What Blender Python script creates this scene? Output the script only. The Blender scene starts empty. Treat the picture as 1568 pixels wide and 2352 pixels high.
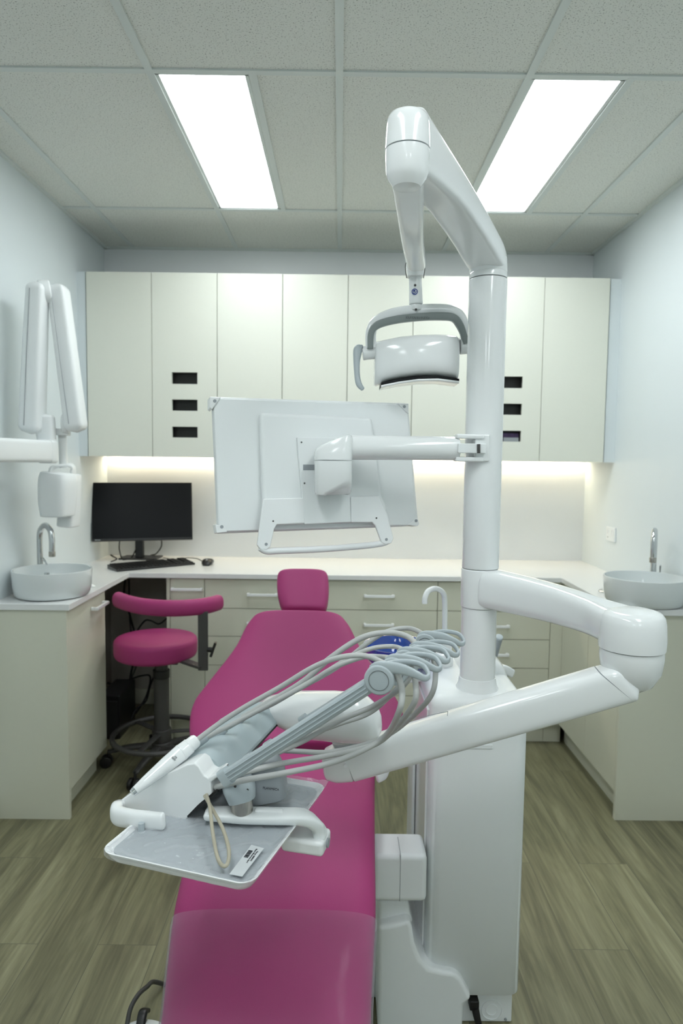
import bpy, bmesh, math, random
from math import sin, cos, pi, radians
from mathutils import Vector as V, Matrix

random.seed(7)
SC = bpy.context.scene
COL = SC.collection

# ------------------------------------------------------------------ camera
CAM = V((0.0, 0.0, 1.4768))
FPX, YAW, PITCH, ROLL = 1577.97, 0.0030, 0.0743, 0.0122
_r = V((cos(YAW), -sin(YAW), 0)); _f = V((sin(YAW) * cos(PITCH), cos(YAW) * cos(PITCH), -sin(PITCH)))
_u = _r.cross(_f)
RX = _r * cos(ROLL) + _u * sin(ROLL); UX = -_r * sin(ROLL) + _u * cos(ROLL); FX = _f
cd = bpy.data.cameras.new('camera'); cam = bpy.data.objects.new('camera', cd); COL.objects.link(cam)
cam.matrix_world = Matrix(((RX.x, UX.x, -FX.x, CAM.x), (RX.y, UX.y, -FX.y, CAM.y), (RX.z, UX.z, -FX.z, CAM.z), (0, 0, 0, 1)))
cd.sensor_fit = 'VERTICAL'; cd.sensor_height = 36.0; cd.sensor_width = 24.0
cd.lens = FPX * 36.0 / 2352.0; cd.clip_start = 0.02
cd.dof.use_dof = True; cd.dof.focus_distance = 1.35; cd.dof.aperture_fstop = 5.0
SC.camera = cam

# ------------------------------------------------------------------ world, exposure
w = bpy.data.worlds.new('world'); SC.world = w; w.use_nodes = True
w.node_tree.nodes['Background'].inputs[0].default_value = (0.75, 0.85, 0.88, 1)
w.node_tree.nodes['Background'].inputs[1].default_value = 0.03
SC.view_settings.view_transform = 'Standard'; SC.view_settings.look = 'None'
SC.view_settings.exposure = 0.50; SC.view_settings.gamma = 1.0; SC.view_settings.use_curve_mapping = False
PANEL = 9.0          # ceiling light panel radiance
PANEL_COL = (0.95, 1.0, 1.02)
STRIP = 14.0         # warm strip under the wall cabinets
STRIP_COL = (1.0, 0.86, 0.62)

# ------------------------------------------------------------------ picture rays
def ray(px, py):
    return FX + RX * ((px - 784) / FPX) - UX * ((py - 1176) / FPX)
def at(px, py, Y):
    d = ray(px, py); return CAM + d * (Y / d.y)
def atz(px, py, z):
    d = ray(px, py); return CAM + d * ((z - CAM.z) / d.z)
def onp(px, py, P, N):
    d = ray(px, py); return CAM + d * ((P - CAM).dot(N) / d.dot(N))

# ------------------------------------------------------------------ materials
def s2l(c):
    return tuple(((x / 255) / 12.92 if x / 255 <= 0.04045 else (((x / 255) + 0.055) / 1.055) ** 2.4) for x in c) + (1.0,)
def mat(name, rgb, rough=0.5, metal=0.0, coat=0.0, bump=0.0, bscale=300, vary=0.0, vscale=6, emit=None, spec=0.5):
    m = bpy.data.materials.new(name); m.use_nodes = True
    nt = m.node_tree; b = nt.nodes['Principled BSDF']
    b.inputs['Base Color'].default_value = s2l(rgb)
    b.inputs['Roughness'].default_value = rough; b.inputs['Metallic'].default_value = metal
    b.inputs['Coat Weight'].default_value = coat; b.inputs['Coat Roughness'].default_value = 0.06
    b.inputs['Specular IOR Level'].default_value = spec
    tc = nt.nodes.new('ShaderNodeTexCoord')
    if vary > 0:
        n = nt.nodes.new('ShaderNodeTexNoise'); n.inputs['Scale'].default_value = vscale; n.inputs['Detail'].default_value = 4
        nt.links.new(tc.outputs['Object'], n.inputs['Vector'])
        mx = nt.nodes.new('ShaderNodeMix'); mx.data_type = 'RGBA'
        c = s2l(rgb); mx.inputs[6].default_value = tuple(x * (1 - vary) for x in c[:3]) + (1,)
        mx.inputs[7].default_value = tuple(min(1, x * (1 + vary)) for x in c[:3]) + (1,)
        nt.links.new(n.outputs['Fac'], mx.inputs[0]); nt.links.new(mx.outputs[2], b.inputs['Base Color'])
    if bump > 0:
        n = nt.nodes.new('ShaderNodeTexNoise'); n.inputs['Scale'].default_value = bscale; n.inputs['Detail'].default_value = 3
        nt.links.new(tc.outputs['Object'], n.inputs['Vector'])
        bp = nt.nodes.new('ShaderNodeBump'); bp.inputs['Strength'].default_value = bump; bp.inputs['Distance'].default_value = 0.001
        nt.links.new(n.outputs['Fac'], bp.inputs['Height']); nt.links.new(bp.outputs['Normal'], b.inputs['Normal'])
    if emit:
        b.inputs['Emission Color'].default_value = tuple(emit[0]) + (1,); b.inputs['Emission Strength'].default_value = emit[1]
    return m
M = {}
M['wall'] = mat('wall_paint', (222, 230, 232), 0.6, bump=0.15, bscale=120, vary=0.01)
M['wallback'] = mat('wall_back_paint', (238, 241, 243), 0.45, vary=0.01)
M['lam'] = mat('cream_laminate', (226, 228, 216), 0.5, bump=0.08, bscale=500, vary=0.012, vscale=90)
M['lambase'] = mat('base_cabinet_laminate', (216, 217, 200), 0.34, bump=0.08, bscale=500, vary=0.012, vscale=90)
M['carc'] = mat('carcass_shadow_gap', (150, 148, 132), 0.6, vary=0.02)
M['dark'] = mat('dark_grey_panel', (176, 172, 164), 0.6, vary=0.05)
M['slot'] = mat('slot_shade_black', (24, 25, 22), 0.4, vary=0.05)  # near-black colour paints the shade of the unlit cabinet inside
M['top'] = mat('worktop_white', (228, 230, 229), 0.22, vary=0.012, vscale=60)
M['white'] = mat('gloss_white_plastic', (238, 241, 241), 0.16, coat=0.3, vary=0.006)
M['whitesat'] = mat('satin_white_plastic', (234, 238, 238), 0.35, vary=0.006)
M['grey'] = mat('pale_grey_plastic', (178, 188, 192), 0.4, vary=0.01)
M['hose'] = mat('grey_silicone_hose', (186, 188, 186), 0.42, vary=0.02, vscale=30)
M['midgrey'] = mat('mid_grey_plastic', (150, 156, 160), 0.4, vary=0.01)
M['yoke'] = mat('lamp_yoke_grey', (130, 138, 137), 0.4, vary=0.01)
M['pad'] = mat('blue_grey_silicone_pad', (176, 190, 194), 0.42, vary=0.01)
M['pink'] = mat('magenta_upholstery', (163, 56, 112), 0.5, spec=0.3, bump=0.25, bscale=700, vary=0.03, vscale=9)
M['char'] = mat('charcoal_metal', (66, 65, 64), 0.45, vary=0.05)
M['black'] = mat('black_plastic', (24, 24, 25), 0.35, vary=0.08)
M['screen'] = mat('black_screen', (22, 24, 26), 0.3, vary=0.02, spec=0.12)
M['rubber'] = mat('black_rubber', (20, 20, 20), 0.65, vary=0.05)
M['chrome'] = mat('chrome', (205, 208, 210), 0.08, metal=1.0, vary=0.01)
M['steel'] = mat('brushed_steel', (176, 172, 165), 0.25, metal=1.0, vary=0.03, vscale=80)
M['ceramic'] = mat('white_ceramic', (216, 222, 222), 0.12, coat=0.5, vary=0.006)
M['traym'] = mat('silicone_tray_mat', (150, 160, 165), 0.35, bump=0.2, bscale=90, vary=0.05, vscale=12)
M['paper'] = mat('paper_label', (205, 210, 212), 0.6, vary=0.01)
M['ink'] = mat('black_ink', (45, 48, 55), 0.6, vary=0.02)
M['blueink'] = mat('blue_ink', (38, 62, 140), 0.5, vary=0.02)
M['beige'] = mat('beige_cord', (176, 170, 150), 0.5, vary=0.03)
M['tbar'] = mat('ceiling_tee_bar', (214, 221, 218), 0.5, vary=0.01)
M['purple'] = mat('glove_box_print', (70, 50, 92), 0.5, vary=0.7, vscale=45)
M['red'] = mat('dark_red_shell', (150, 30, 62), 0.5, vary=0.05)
M['panel'] = mat('light_diffuser', (240, 245, 243), 0.5, emit=(PANEL_COL, PANEL))
M['strip'] = mat('led_strip_diffuser', (240, 235, 220), 0.5, emit=(STRIP_COL, STRIP))

def film(name, tint, alpha, rough=0.1):
    m = bpy.data.materials.new(name); m.use_nodes = True; nt = m.node_tree; nt.nodes.clear()
    o = nt.nodes.new('ShaderNodeOutputMaterial'); t = nt.nodes.new('ShaderNodeBsdfTransparent'); p = nt.nodes.new('ShaderNodeBsdfPrincipled')
    p.inputs['Base Color'].default_value = s2l(tint); p.inputs['Roughness'].default_value = rough
    lw = nt.nodes.new('ShaderNodeLayerWeight'); lw.inputs[0].default_value = 0.35
    ma = nt.nodes.new('ShaderNodeMath'); ma.operation = 'MULTIPLY_ADD'; ma.inputs[1].default_value = 0.55; ma.inputs[2].default_value = alpha; ma.use_clamp = True
    mx = nt.nodes.new('ShaderNodeMixShader'); nt.links.new(lw.outputs['Facing'], ma.inputs[0]); nt.links.new(ma.outputs[0], mx.inputs[0])
    n = nt.nodes.new('ShaderNodeTexNoise'); n.inputs['Scale'].default_value = 14; n.inputs['Detail'].default_value = 2; n.inputs['Distortion'].default_value = 1.5
    tc = nt.nodes.new('ShaderNodeTexCoord'); nt.links.new(tc.outputs['Object'], n.inputs['Vector'])
    bp = nt.nodes.new('ShaderNodeBump'); bp.inputs['Strength'].default_value = 0.5; bp.inputs['Distance'].default_value = 0.006
    nt.links.new(n.outputs['Fac'], bp.inputs['Height']); nt.links.new(bp.outputs['Normal'], p.inputs['Normal'])
    nt.links.new(t.outputs[0], mx.inputs[1]); nt.links.new(p.outputs[0], mx.inputs[2]); nt.links.new(mx.outputs[0], o.inputs['Surface'])
    return m
M['film'] = film('clear_plastic_film', (225, 228, 232), 0.10, 0.06)
M['footfilm'] = film('clear_foot_cover_film', (200, 190, 205), 0.03)

def blueglass():
    m = mat('blue_glass', (62, 104, 205), 0.08, coat=0.3, vary=0.1)
    m.node_tree.nodes['Principled BSDF'].inputs['Transmission Weight'].default_value = 0.55
    return m
M['blue'] = blueglass()

def floor_mat():
    m = bpy.data.materials.new('vinyl_oak_planks'); m.use_nodes = True; nt = m.node_tree; b = nt.nodes['Principled BSDF']; L = nt.links.new
    N = nt.nodes.new
    tc = N('ShaderNodeTexCoord'); sp = N('ShaderNodeSeparateXYZ'); L(tc.outputs['Object'], sp.inputs[0])
    cb = N('ShaderNodeCombineXYZ'); L(sp.outputs['Y'], cb.inputs[0]); L(sp.outputs['X'], cb.inputs[1])
    br = N('ShaderNodeTexBrick'); L(cb.outputs[0], br.inputs['Vector'])
    br.offset = 0.37; br.inputs['Scale'].default_value = 1.0; br.inputs['Brick Width'].default_value = 1.22; br.inputs['Row Height'].default_value = 0.18
    br.inputs['Mortar Size'].default_value = 0.0012; br.inputs['Mortar Smooth'].default_value = 0.3; br.inputs['Bias'].default_value = 0.0
    br.inputs['Color1'].default_value = (0, 0, 0, 1); br.inputs['Color2'].default_value = (1, 1, 1, 1); br.inputs['Mortar'].default_value = (0.5, 0.5, 0.5, 1)
    add = N('ShaderNodeVectorMath'); add.operation = 'MULTIPLY_ADD'
    L(br.outputs['Color'], add.inputs[0]); add.inputs[1].default_value = (3.7, 5.1, 0); L(tc.outputs['Object'], add.inputs[2])
    mp = N('ShaderNodeMapping'); L(add.outputs[0], mp.inputs[0]); mp.inputs['Scale'].default_value = (9.0, 0.9, 1.0)
    n1 = N('ShaderNodeTexNoise'); L(mp.outputs[0], n1.inputs[0]); n1.inputs['Scale'].default_value = 1.4; n1.inputs['Detail'].default_value = 7; n1.inputs['Roughness'].default_value = 0.62; n1.inputs['Distortion'].default_value = 1.1
    mp2 = N('ShaderNodeMapping'); L(add.outputs[0], mp2.inputs[0]); mp2.inputs['Scale'].default_value = (55, 2.4, 1)
    n2 = N('ShaderNodeTexNoise'); L(mp2.outputs[0], n2.inputs[0]); n2.inputs['Scale'].default_value = 1.6; n2.inputs['Detail'].default_value = 5
    r1 = N('ShaderNodeValToRGB'); L(n1.outputs['Fac'], r1.inputs[0])
    e = r1.color_ramp.elements; e[0].position = 0.28; e[0].color = s2l((100, 98, 76)); e[1].position = 0.72; e[1].color = s2l((156, 154, 125))
    x = r1.color_ramp.elements.new(0.5); x.color = s2l((131, 129, 101))
    mx = N('ShaderNodeMix'); mx.data_type = 'RGBA'; mx.blend_type = 'MULTIPLY'; mx.inputs[0].default_value = 1
    r2 = N('ShaderNodeValToRGB'); L(n2.outputs['Fac'], r2.inputs[0]); e = r2.color_ramp.elements
    e[0].position = 0.3; e[0].color = (0.72, 0.71, 0.69, 1); e[1].position = 0.65; e[1].color = (1.04, 1.03, 1.0, 1)
    L(r1.outputs[0], mx.inputs[6]); L(r2.outputs[0], mx.inputs[7])
    mx2 = N('ShaderNodeMix'); mx2.data_type = 'RGBA'; mx2.blend_type = 'MULTIPLY'; mx2.inputs[0].default_value = 1
    r3 = N('ShaderNodeMapRange'); L(br.outputs['Color'], r3.inputs[0]); r3.inputs[3].default_value = 0.84; r3.inputs[4].default_value = 1.12
    L(mx.outputs[2], mx2.inputs[6]); L(r3.outputs[0], mx2.inputs[7])
    mx3 = N('ShaderNodeMix'); mx3.data_type = 'RGBA'; L(br.outputs['Fac'], mx3.inputs[0]); L(mx2.outputs[2], mx3.inputs[6]); mx3.inputs[7].default_value = s2l((92, 90, 74))
    L(mx3.outputs[2], b.inputs['Base Color']); b.inputs['Roughness'].default_value = 0.42
    bp = N('ShaderNodeBump'); bp.inputs['Strength'].default_value = 0.25; bp.inputs['Distance'].default_value = 0.001
    L(n2.outputs['Fac'], bp.inputs['Height']); L(bp.outputs[0], b.inputs['Normal'])
    return m
M['floor'] = floor_mat()

def ceil_mat():
    m = bpy.data.materials.new('mineral_ceiling_tile'); m.use_nodes = True; nt = m.node_tree; b = nt.nodes['Principled BSDF']; L = nt.links.new; N = nt.nodes.new
    tc = N('ShaderNodeTexCoord')
    n = N('ShaderNodeTexNoise'); L(tc.outputs['Object'], n.inputs[0]); n.inputs['Scale'].default_value = 210; n.inputs['Detail'].default_value = 1.5; n.inputs['Roughness'].default_value = 0.55
    n3 = N('ShaderNodeTexNoise'); L(tc.outputs['Object'], n3.inputs[0]); n3.inputs['Scale'].default_value = 5
    r = N('ShaderNodeValToRGB'); L(n.outputs['Fac'], r.inputs[0]); e = r.color_ramp.elements
    e[0].position = 0.30; e[0].color = s2l((150, 153, 148)); e[1].position = 0.40; e[1].color = s2l((224, 227, 221))
    x = e.new(0.8); x.color = s2l((230, 233, 227))
    L(r.outputs[0], b.inputs['Base Color']); b.inputs['Roughness'].default_value = 0.9
    bp = N('ShaderNodeBump'); bp.inputs['Strength'].default_value = 0.4; bp.inputs['Distance'].default_value = 0.002
    L(r.outputs[0], bp.inputs['Height']); L(bp.outputs[0], b.inputs['Normal'])
    return m
M['ceil'] = ceil_mat()

# ------------------------------------------------------------------ mesh helpers
def B(): return bmesh.new()
def wloc(o):
    v = V((0, 0, 0))
    while o: v = v + o.location; o = o.parent
    return v
def obj(name, bm, m, parent=None, bevel=0.0, seg=3, smooth=True, label=None, ang=35, at0=None):
    bmesh.ops.recalc_face_normals(bm, faces=bm.faces)
    me = bpy.data.meshes.new(name); bm.to_mesh(me); bm.free()
    me.materials.append(M[m] if isinstance(m, str) else m)
    o = bpy.data.objects.new(name, me); COL.objects.link(o)
    off = wloc(parent) if parent else V((0, 0, 0))
    if at0 is not None:                       # own origin at the thing's base
        o.location = at0 - off; off = V(at0)
    me.transform(Matrix.Translation(-off))
    if parent: o.parent = parent
    if smooth:
        for p in me.polygons: p.use_smooth = True
        me.set_sharp_from_angle(angle=radians(ang))
    if bevel > 0:
        md = o.modifiers.new('bevel', 'BEVEL'); md.width = bevel; md.segments = seg; md.limit_method = 'ANGLE'; md.angle_limit = radians(32)
        md.harden_normals = True
    if label: o['label'] = label
    return o
def tag(o, label, cat, group=None):
    o['label'] = label; o['category'] = cat
    if group: o['group'] = group
    return o
def thing(name, label, cat, loc, group=None):
    o = bpy.data.objects.new(name, None); COL.objects.link(o); o.location = loc; o.empty_display_size = 0.05
    return tag(o, label, cat, group)
def struct(name, bm, m, **k):
    o = obj(name, bm, m, **k); o['kind'] = 'structure'; return o
def basis(x, y, z, o):
    return Matrix(((x.x, y.x, z.x, o.x), (x.y, y.y, z.y, o.y), (x.z, y.z, z.z, o.z), (0, 0, 0, 1)))
def box(bm, c, s, mx=None):
    """box centred c of full size s; mx an optional 4x4 frame"""
    m = Matrix.Translation(V(c)) @ Matrix.Diagonal(V((s[0], s[1], s[2], 1)))
    if mx is not None: m = mx @ m
    bmesh.ops.create_cube(bm, size=1.0, matrix=m); return bm
def bx(bm, x0, x1, y0, y1, z0, z1, mx=None):
    return box(bm, ((x0 + x1) / 2, (y0 + y1) / 2, (z0 + z1) / 2), (abs(x1 - x0), abs(y1 - y0), abs(z1 - z0)), mx)
def loft(bm, rings, closed=False, cap=True):
    rs = [[bm.verts.new(p) for p in r] for r in rings]
    n = len(rs[0]); k = len(rs)
    for i in range(k if closed else k - 1):
        a, b = rs[i], rs[(i + 1) % k]
        for j in range(n):
            bm.faces.new((a[j], a[(j + 1) % n], b[(j + 1) % n], b[j]))
    if cap and not closed:
        bm.faces.new(rs[0]); bm.faces.new(list(reversed(rs[-1])))
    return bm
def lathe(bm, prof, o=V((0, 0, 0)), z=V((0, 0, 1)), seg=48, cap=True):
    """prof: (radius, height) list along axis z from o"""
    z = V(z).normalized(); x = z.orthogonal().normalized(); y = z.cross(x)
    rings = [[V(o) + z * h + (x * cos(2 * pi * i / seg) + y * sin(2 * pi * i / seg)) * max(r, 1e-5) for i in range(seg)] for r, h in prof]
    return loft(bm, rings, cap=cap)
def cyl(bm, a, b, r, r2=None, seg=32, rd=0.0):
    a = V(a); b = V(b); L = (b - a).length; r2 = r if r2 is None else r2
    if rd > 0:
        pr = [(r - rd, 0)] + [(r - rd + rd * sin(t), rd - rd * cos(t)) for t in (pi / 8, pi / 4, 3 * pi / 8, pi / 2)]
        pr += [(r2 - rd + rd * cos(t), L - rd + rd * sin(t)) for t in (0, pi / 8, pi / 4, 3 * pi / 8)] + [(r2 - rd, L)]
    else: pr = [(r, 0), (r2, L)]
    return lathe(bm, pr, a, b - a, seg)
def cat(pts, n=8, closed=False):
    """Catmull-Rom through vectors or tuples of numbers"""
    pts = [tuple(p) for p in pts]; k = len(pts); out = []
    rng = range(k) if closed else range(k - 1)
    for i in rng:
        g = (lambda j: pts[j % k]) if closed else (lambda j: pts[min(max(j, 0), k - 1)])
        p0, p1, p2, p3 = g(i - 1), g(i), g(i + 1), g(i + 2)
        for s in range(n):
            t = s / n
            out.append(tuple(0.5 * (2 * b + (c - a) * t + (2 * a - 5 * b + 4 * c - d) * t * t + (-a + 3 * b - 3 * c + d) * t ** 3) for a, b, c, d in zip(p0, p1, p2, p3)))
    if not closed: out.append(pts[-1])
    return out
def sgn(x): return 1 if x >= 0 else -1
def supr(c, ax, ay, a, b, n=2.0, seg=24):
    r = []
    for i in range(seg):
        t = 2 * pi * i / seg
        r.append(V(c) + V(ax) * (a * sgn(cos(t)) * abs(cos(t)) ** (2 / n)) + V(ay) * (b * sgn(sin(t)) * abs(sin(t)) ** (2 / n)))
    return r
def sweep(bm, path, ab, up=V((0, 0, 1)), n=2.0, seg=20, smooth=8, closed=False, rnd=0.0):
    """path: points; ab: (a,b) or list of (a,b) per point: half width (sideways) and half height (along up)"""
    k = len(path)
    if not isinstance(ab, list): ab = [ab] * k
    rows = [tuple(path[i]) + tuple(ab[i]) for i in range(k)]
    if smooth > 1: rows = cat(rows, smooth, closed)
    P = [V(r[:3]) for r in rows]; A = [r[3:] for r in rows]; k = len(P)
    rings = []; prev = None
    for i in range(k):
        if closed: t = P[(i + 1) % k] - P[i - 1]
        else: t = P[min(i + 1, k - 1)] - P[max(i - 1, 0)]
        t.normalize()
        if up is None:
            if prev is None: s = t.orthogonal().normalized()
            else: s = (prev - t * prev.dot(t)).normalized()
            prev = s
        else: s = t.cross(V(up)).normalized()
        h = s.cross(t).normalized()
        rings.append((P[i], s, h, A[i][0], A[i][1], t))
    out = []
    if rnd > 0 and not closed:
        c, s, h, a, b, t = rings[0]
        for q in (0.0, 0.3, 0.6, 0.85): 
            f = math.sqrt(max(0, 1 - (1 - q) ** 2)); m = min(a, b)
            out.append(supr(c - t * rnd * (1 - q), s, h, max(1e-4, a - m * (1 - f) * 0.98), max(1e-4, b - m * (1 - f) * 0.98), n, seg))
    for c, s, h, a, b, t in rings: out.append(supr(c, s, h, a, b, n, seg))
    if rnd > 0 and not closed:
        c, s, h, a, b, t = rings[-1]
        for q in (0.85, 0.6, 0.3, 0.0):
            f = math.sqrt(max(0, 1 - (1 - q) ** 2)); m = min(a, b)
            out.append(supr(c + t * rnd * (1 - q), s, h, max(1e-4, a - m * (1 - f) * 0.98), max(1e-4, b - m * (1 - f) * 0.98), n, seg))
    return loft(bm, out, closed=closed)
def tube(bm, path, r, seg=12, smooth=8, closed=False):
    return sweep(bm, path, (r, r) if not isinstance(r, list) else [(q, q) for q in r], up=None, seg=seg, smooth=smooth, closed=closed)
def prism(bm, pts, n):
    """polygon pts extruded by vector n"""
    a = [bm.verts.new(V(p)) for p in pts]; b = [bm.verts.new(V(p) + V(n)) for p in pts]; k = len(a)
    bm.faces.new(a); bm.faces.new(list(reversed(b)))
    for i in range(k): bm.faces.new((a[i], b[i], b[(i + 1) % k], a[(i + 1) % k]))
    return bm
def text(name, body, size, mx, m, parent, depth=0.0003):
    c = bpy.data.curves.new(name, 'FONT'); c.body = body; c.size = size; c.extrude = depth; c.align_x = 'CENTER'; c.align_y = 'CENTER'
    t = bpy.data.objects.new(name, c)
    COL.objects.link(t); dg = bpy.context.evaluated_depsgraph_get(); dg.update()
    me = bpy.data.meshes.new_from_object(t.evaluated_get(dg)); bpy.data.objects.remove(t); bpy.data.curves.remove(c)
    me.transform(mx); me.transform(Matrix.Translation(-wloc(parent))); me.materials.clear(); me.materials.append(M[m])
    o = bpy.data.objects.new(name, me); COL.objects.link(o); o.parent = parent
    return o
Z = V((0, 0, 1))

# ================================================================== THE ROOM
XL, XR, YW, YF, H = -1.385, 1.462, 4.10, -3.1, 2.70
struct('floor', bx(B(), XL - .1, XR + .1, YF - .1, YW + .1, -.06, 0), 'floor', smooth=False)
struct('wall_back', bx(B(), XL - .1, XR + .1, YW, YW + .1, 0, H), 'wallback', smooth=False)
struct('wall_left', bx(B(), XL - .1, XL, YF, YW, 0, H), 'wall', smooth=False)
struct('wall_right', bx(B(), XR, XR + .1, YF, YW, 0, H), 'wall', smooth=False)
struct('wall_front', bx(B(), XL - .1, XR + .1, YF - .1, YF, 0, H), 'wall', smooth=False)

# ceiling: mineral tiles with openings for the light panels, then the exposed tee grid
GX, GY, CX, CY = -0.0165, 2.2665, 0.6, 1.2
LP = [(-1, 0), (1, 0), (-1, -2), (1, -2), (-1, -4), (1, -4)]      # panel cells: column, row; after the first pair, unseen ones added for front light
def lp_rect(c, r):
    x0 = GX + c * CX + .012; y0 = GY + r * CY + .012
    return x0, x0 + .298, y0, y0 + 1.176
cb = B()
rects = [lp_rect(c, r) for c, r in LP]
xs = sorted({XL - .1, XR + .1, *[v for q in rects for v in q[:2]]}); ys = sorted({YF - .1, YW + .1, *[v for q in rects for v in q[2:]]})
for i in range(len(xs) - 1):
    for j in range(len(ys) - 1):
        mx_, my_ = (xs[i] + xs[i + 1]) / 2, (ys[j] + ys[j + 1]) / 2
        if any(q[0] < mx_ < q[1] and q[2] < my_ < q[3] for q in rects): continue
        bx(cb, xs[i], xs[i + 1], ys[j], ys[j + 1], H, H + .04)
struct('ceiling', cb, 'ceil', smooth=False)
tb = B()
for k in range(-3, 4):
    x = GX + k * CX
    if XL < x < XR: bx(tb, x - .012, x + .012, YF, YW, H - .006, H + .002)
for k in range(-5, 3):
    y = GY + k * CY
    if YF < y < YW: bx(tb, XL, XR, y - .012, y + .012, H - .0055, H + .002)
for c, r in LP:                                 # short tee beside each narrow panel
    x0, x1, y0, y1 = lp_rect(c, r); bx(tb, x1 + .003, x1 + .027, y0 - .012, y1 + .012, H - .006, H + .002)
struct('trim_1', tb, 'tbar', smooth=False)
ab_ = B()
bx(ab_, XL, XL + .018, YF, YW, H - .012, H - .0005); bx(ab_, XR - .018, XR, YF, YW, H - .012, H - .0005); bx(ab_, XL, XR, YW - .018, YW, H - .012, H - .0005)
struct('trim_2', ab_, 'tbar', smooth=False)

names = ['narrow glowing ceiling panel on the left, above the desk with the computer', 'narrow glowing ceiling panel on the right, seen behind the lamp arm',
         'unseen narrow ceiling panel added for light above the viewer on the left', 'unseen narrow ceiling panel added for light above the viewer on the right',
         'unseen narrow ceiling panel added for light far behind the viewer on the left', 'unseen narrow ceiling panel added for light far behind the viewer on the right']
for (c, r), nm in zip(LP, names):
    x0, x1, y0, y1 = lp_rect(c, r)
    t = thing('ceiling_light', nm, 'ceiling light', V(((x0 + x1) / 2, (y0 + y1) / 2, H)), 'flush ceiling light panels')
    f = B(); w_ = .012
    for q in ((x0, x1, y0, y0 + w_), (x0, x1, y1 - w_, y1), (x0, x0 + w_, y0, y1), (x1 - w_, x1, y0, y1)): bx(f, *q, H - .002, H + .03)
    obj('frame', f, 'tbar', t, smooth=False)
    obj('diffuser', bx(B(), x0 + w_, x1 - w_, y0 + w_, y1 - w_, H + .004, H + .012), 'panel', t, smooth=False)

# ================================================================== WALL CABINETS
UY, UX0, UX1, UZ0, UZ1 = 3.661, -1.336, 1.400, 1.485, 2.444
DW = (UX1 - UX0) / 8
wl = ['leftmost wall cabinet, plain tall cream door against the left wall', 'cream wall cabinet with three black slots, above the computer monitor',
      'plain cream wall cabinet, first to the right of the slotted one above the computer', 'plain cream wall cabinet, fourth from the left wall',
      'plain cream wall cabinet directly behind the left half of the operating lamp', 'plain cream wall cabinet behind the right half of the operating lamp, left of the pole',
      'cream wall cabinet with three black slots, partly hidden by the white pole', 'rightmost wall cabinet, plain tall cream door against the right wall']
for i in range(8):
    a, b = UX0 + i * DW, UX0 + (i + 1) * DW
    t = thing('wall_cabinet', wl[i], 'cabinet', V(((a + b) / 2, YW, UZ0)), 'row of wall cabinets')
    c = B(); th = .016
    bx(c, a, a + th, UY + .02, YW - .045, UZ0, UZ1); bx(c, b - th, b, UY + .02, YW - .045, UZ0, UZ1)
    bx(c, a, b, UY + .02, YW - .045, UZ0, UZ0 + th); bx(c, a, b, UY + .02, YW - .001, UZ1 - th, UZ1); bx(c, a, b, YW - .045 - th, YW - .045, UZ0, UZ1)
    obj('body', c, 'lam', t, smooth=False)
    d = B(); g = .0015; x0, x1, z0, z1 = a + g, b - g, UZ0, UZ1
    if i in (1, 6):
        sl = [(at(424, y0, UY).z, at(424, y1, UY).z) for y0, y1 in ((882, 855), (943.5, 917.5), (1005, 980))]
        cx = (at(395, 930, UY).x + at(453, 930, UY).x) / 2 if i == 1 else (a + b) / 2 + .003
        hw = .0675; sl = sorted(sl)
        bx(d, x0, cx - hw, UY, UY + .018, z0, z1); bx(d, cx + hw, x1, UY, UY + .018, z0, z1)
        zz = z0
        for s0, s1 in sl: bx(d, cx - hw, cx + hw, UY, UY + .018, zz, s0); zz = s1
        bx(d, cx - hw, cx + hw, UY, UY + .018, zz, z1)
        obj('door', d, 'lam', t, smooth=False)
        ins = B()  # dark sheets added to stand for shade behind the slots
        for s0, s1 in sl:
            bx(ins, cx - hw - .01, cx + hw + .01, UY + .019, UY + .024, s0 - .01, s0 + .001); 
            bx(ins, cx - hw - .01, cx + hw + .01, UY + .06, UY + .064, s0 - .01, s1 + .01)
            bx(ins, cx - hw - .006, cx - hw - .002, UY + .02, UY + .064, s0 - .01, s1 + .01); bx(ins, cx + hw + .002, cx + hw + .006, UY + .02, UY + .064, s0 - .01, s1 + .01)
            bx(ins, cx - hw - .006, cx + hw + .006, UY + .02, UY + .064, s1 + .001, s1 + .006); bx(ins, cx - hw - .006, cx + hw + .006, UY + .02, UY + .064, s0 - .01, s0 - .005)
        obj('slot_shade_insert', ins, 'slot', t, smooth=False, label='black sheets behind the three slots, put in for the shade inside the cabinet')
        if i == 6:
            s0, s1 = sl[0]
            gb = obj('glove_box', bx(B(), cx - hw + .004, cx + hw - .004, UY + .03, UY + .055, s0 - .004, s1 - .012), 'purple', None, bevel=.001)
            tag(gb, 'dark purple printed glove box showing in the lowest slot beside the white pole', 'box')
            tag(obj('paper_packet', bx(B(), cx - .02, cx + hw - .006, UY + .022, UY + .028, s0 - .004, s0 + .022), 'midgrey', None, bevel=.001), 'small grey packet in front of the purple box in the lowest slot', 'packet')
    else:
        bx(d, x0, x1, UY, UY + .018, z0, z1); obj('door', d, 'lam', t, bevel=.001, seg=1, smooth=False)
# filler strips and the lamp strip below
struct('trim_3', bx(bx(B(), XL, UX0 - .004, UY + .006, UY + .024, UZ0, UZ1), UX1 + .006, XR, UY + .012, UY + .03, UZ0, UZ1), 'wall', smooth=False)
t = thing('strip_light', 'warm white light strip under the row of wall cabinets', 'strip light', V((0, YW - .02, UZ0)))
obj('housing', bx(B(), XL + .02, XR - .02, YW - .043, YW - .004, UZ0 + .012, UZ0 + .020), 'whitesat', t, smooth=False)
obj('diffuser', bx(B(), XL + .025, XR - .025, YW - .040, YW - .010, UZ0 + .006, UZ0 + .0115), 'strip', t, smooth=False)

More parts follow.
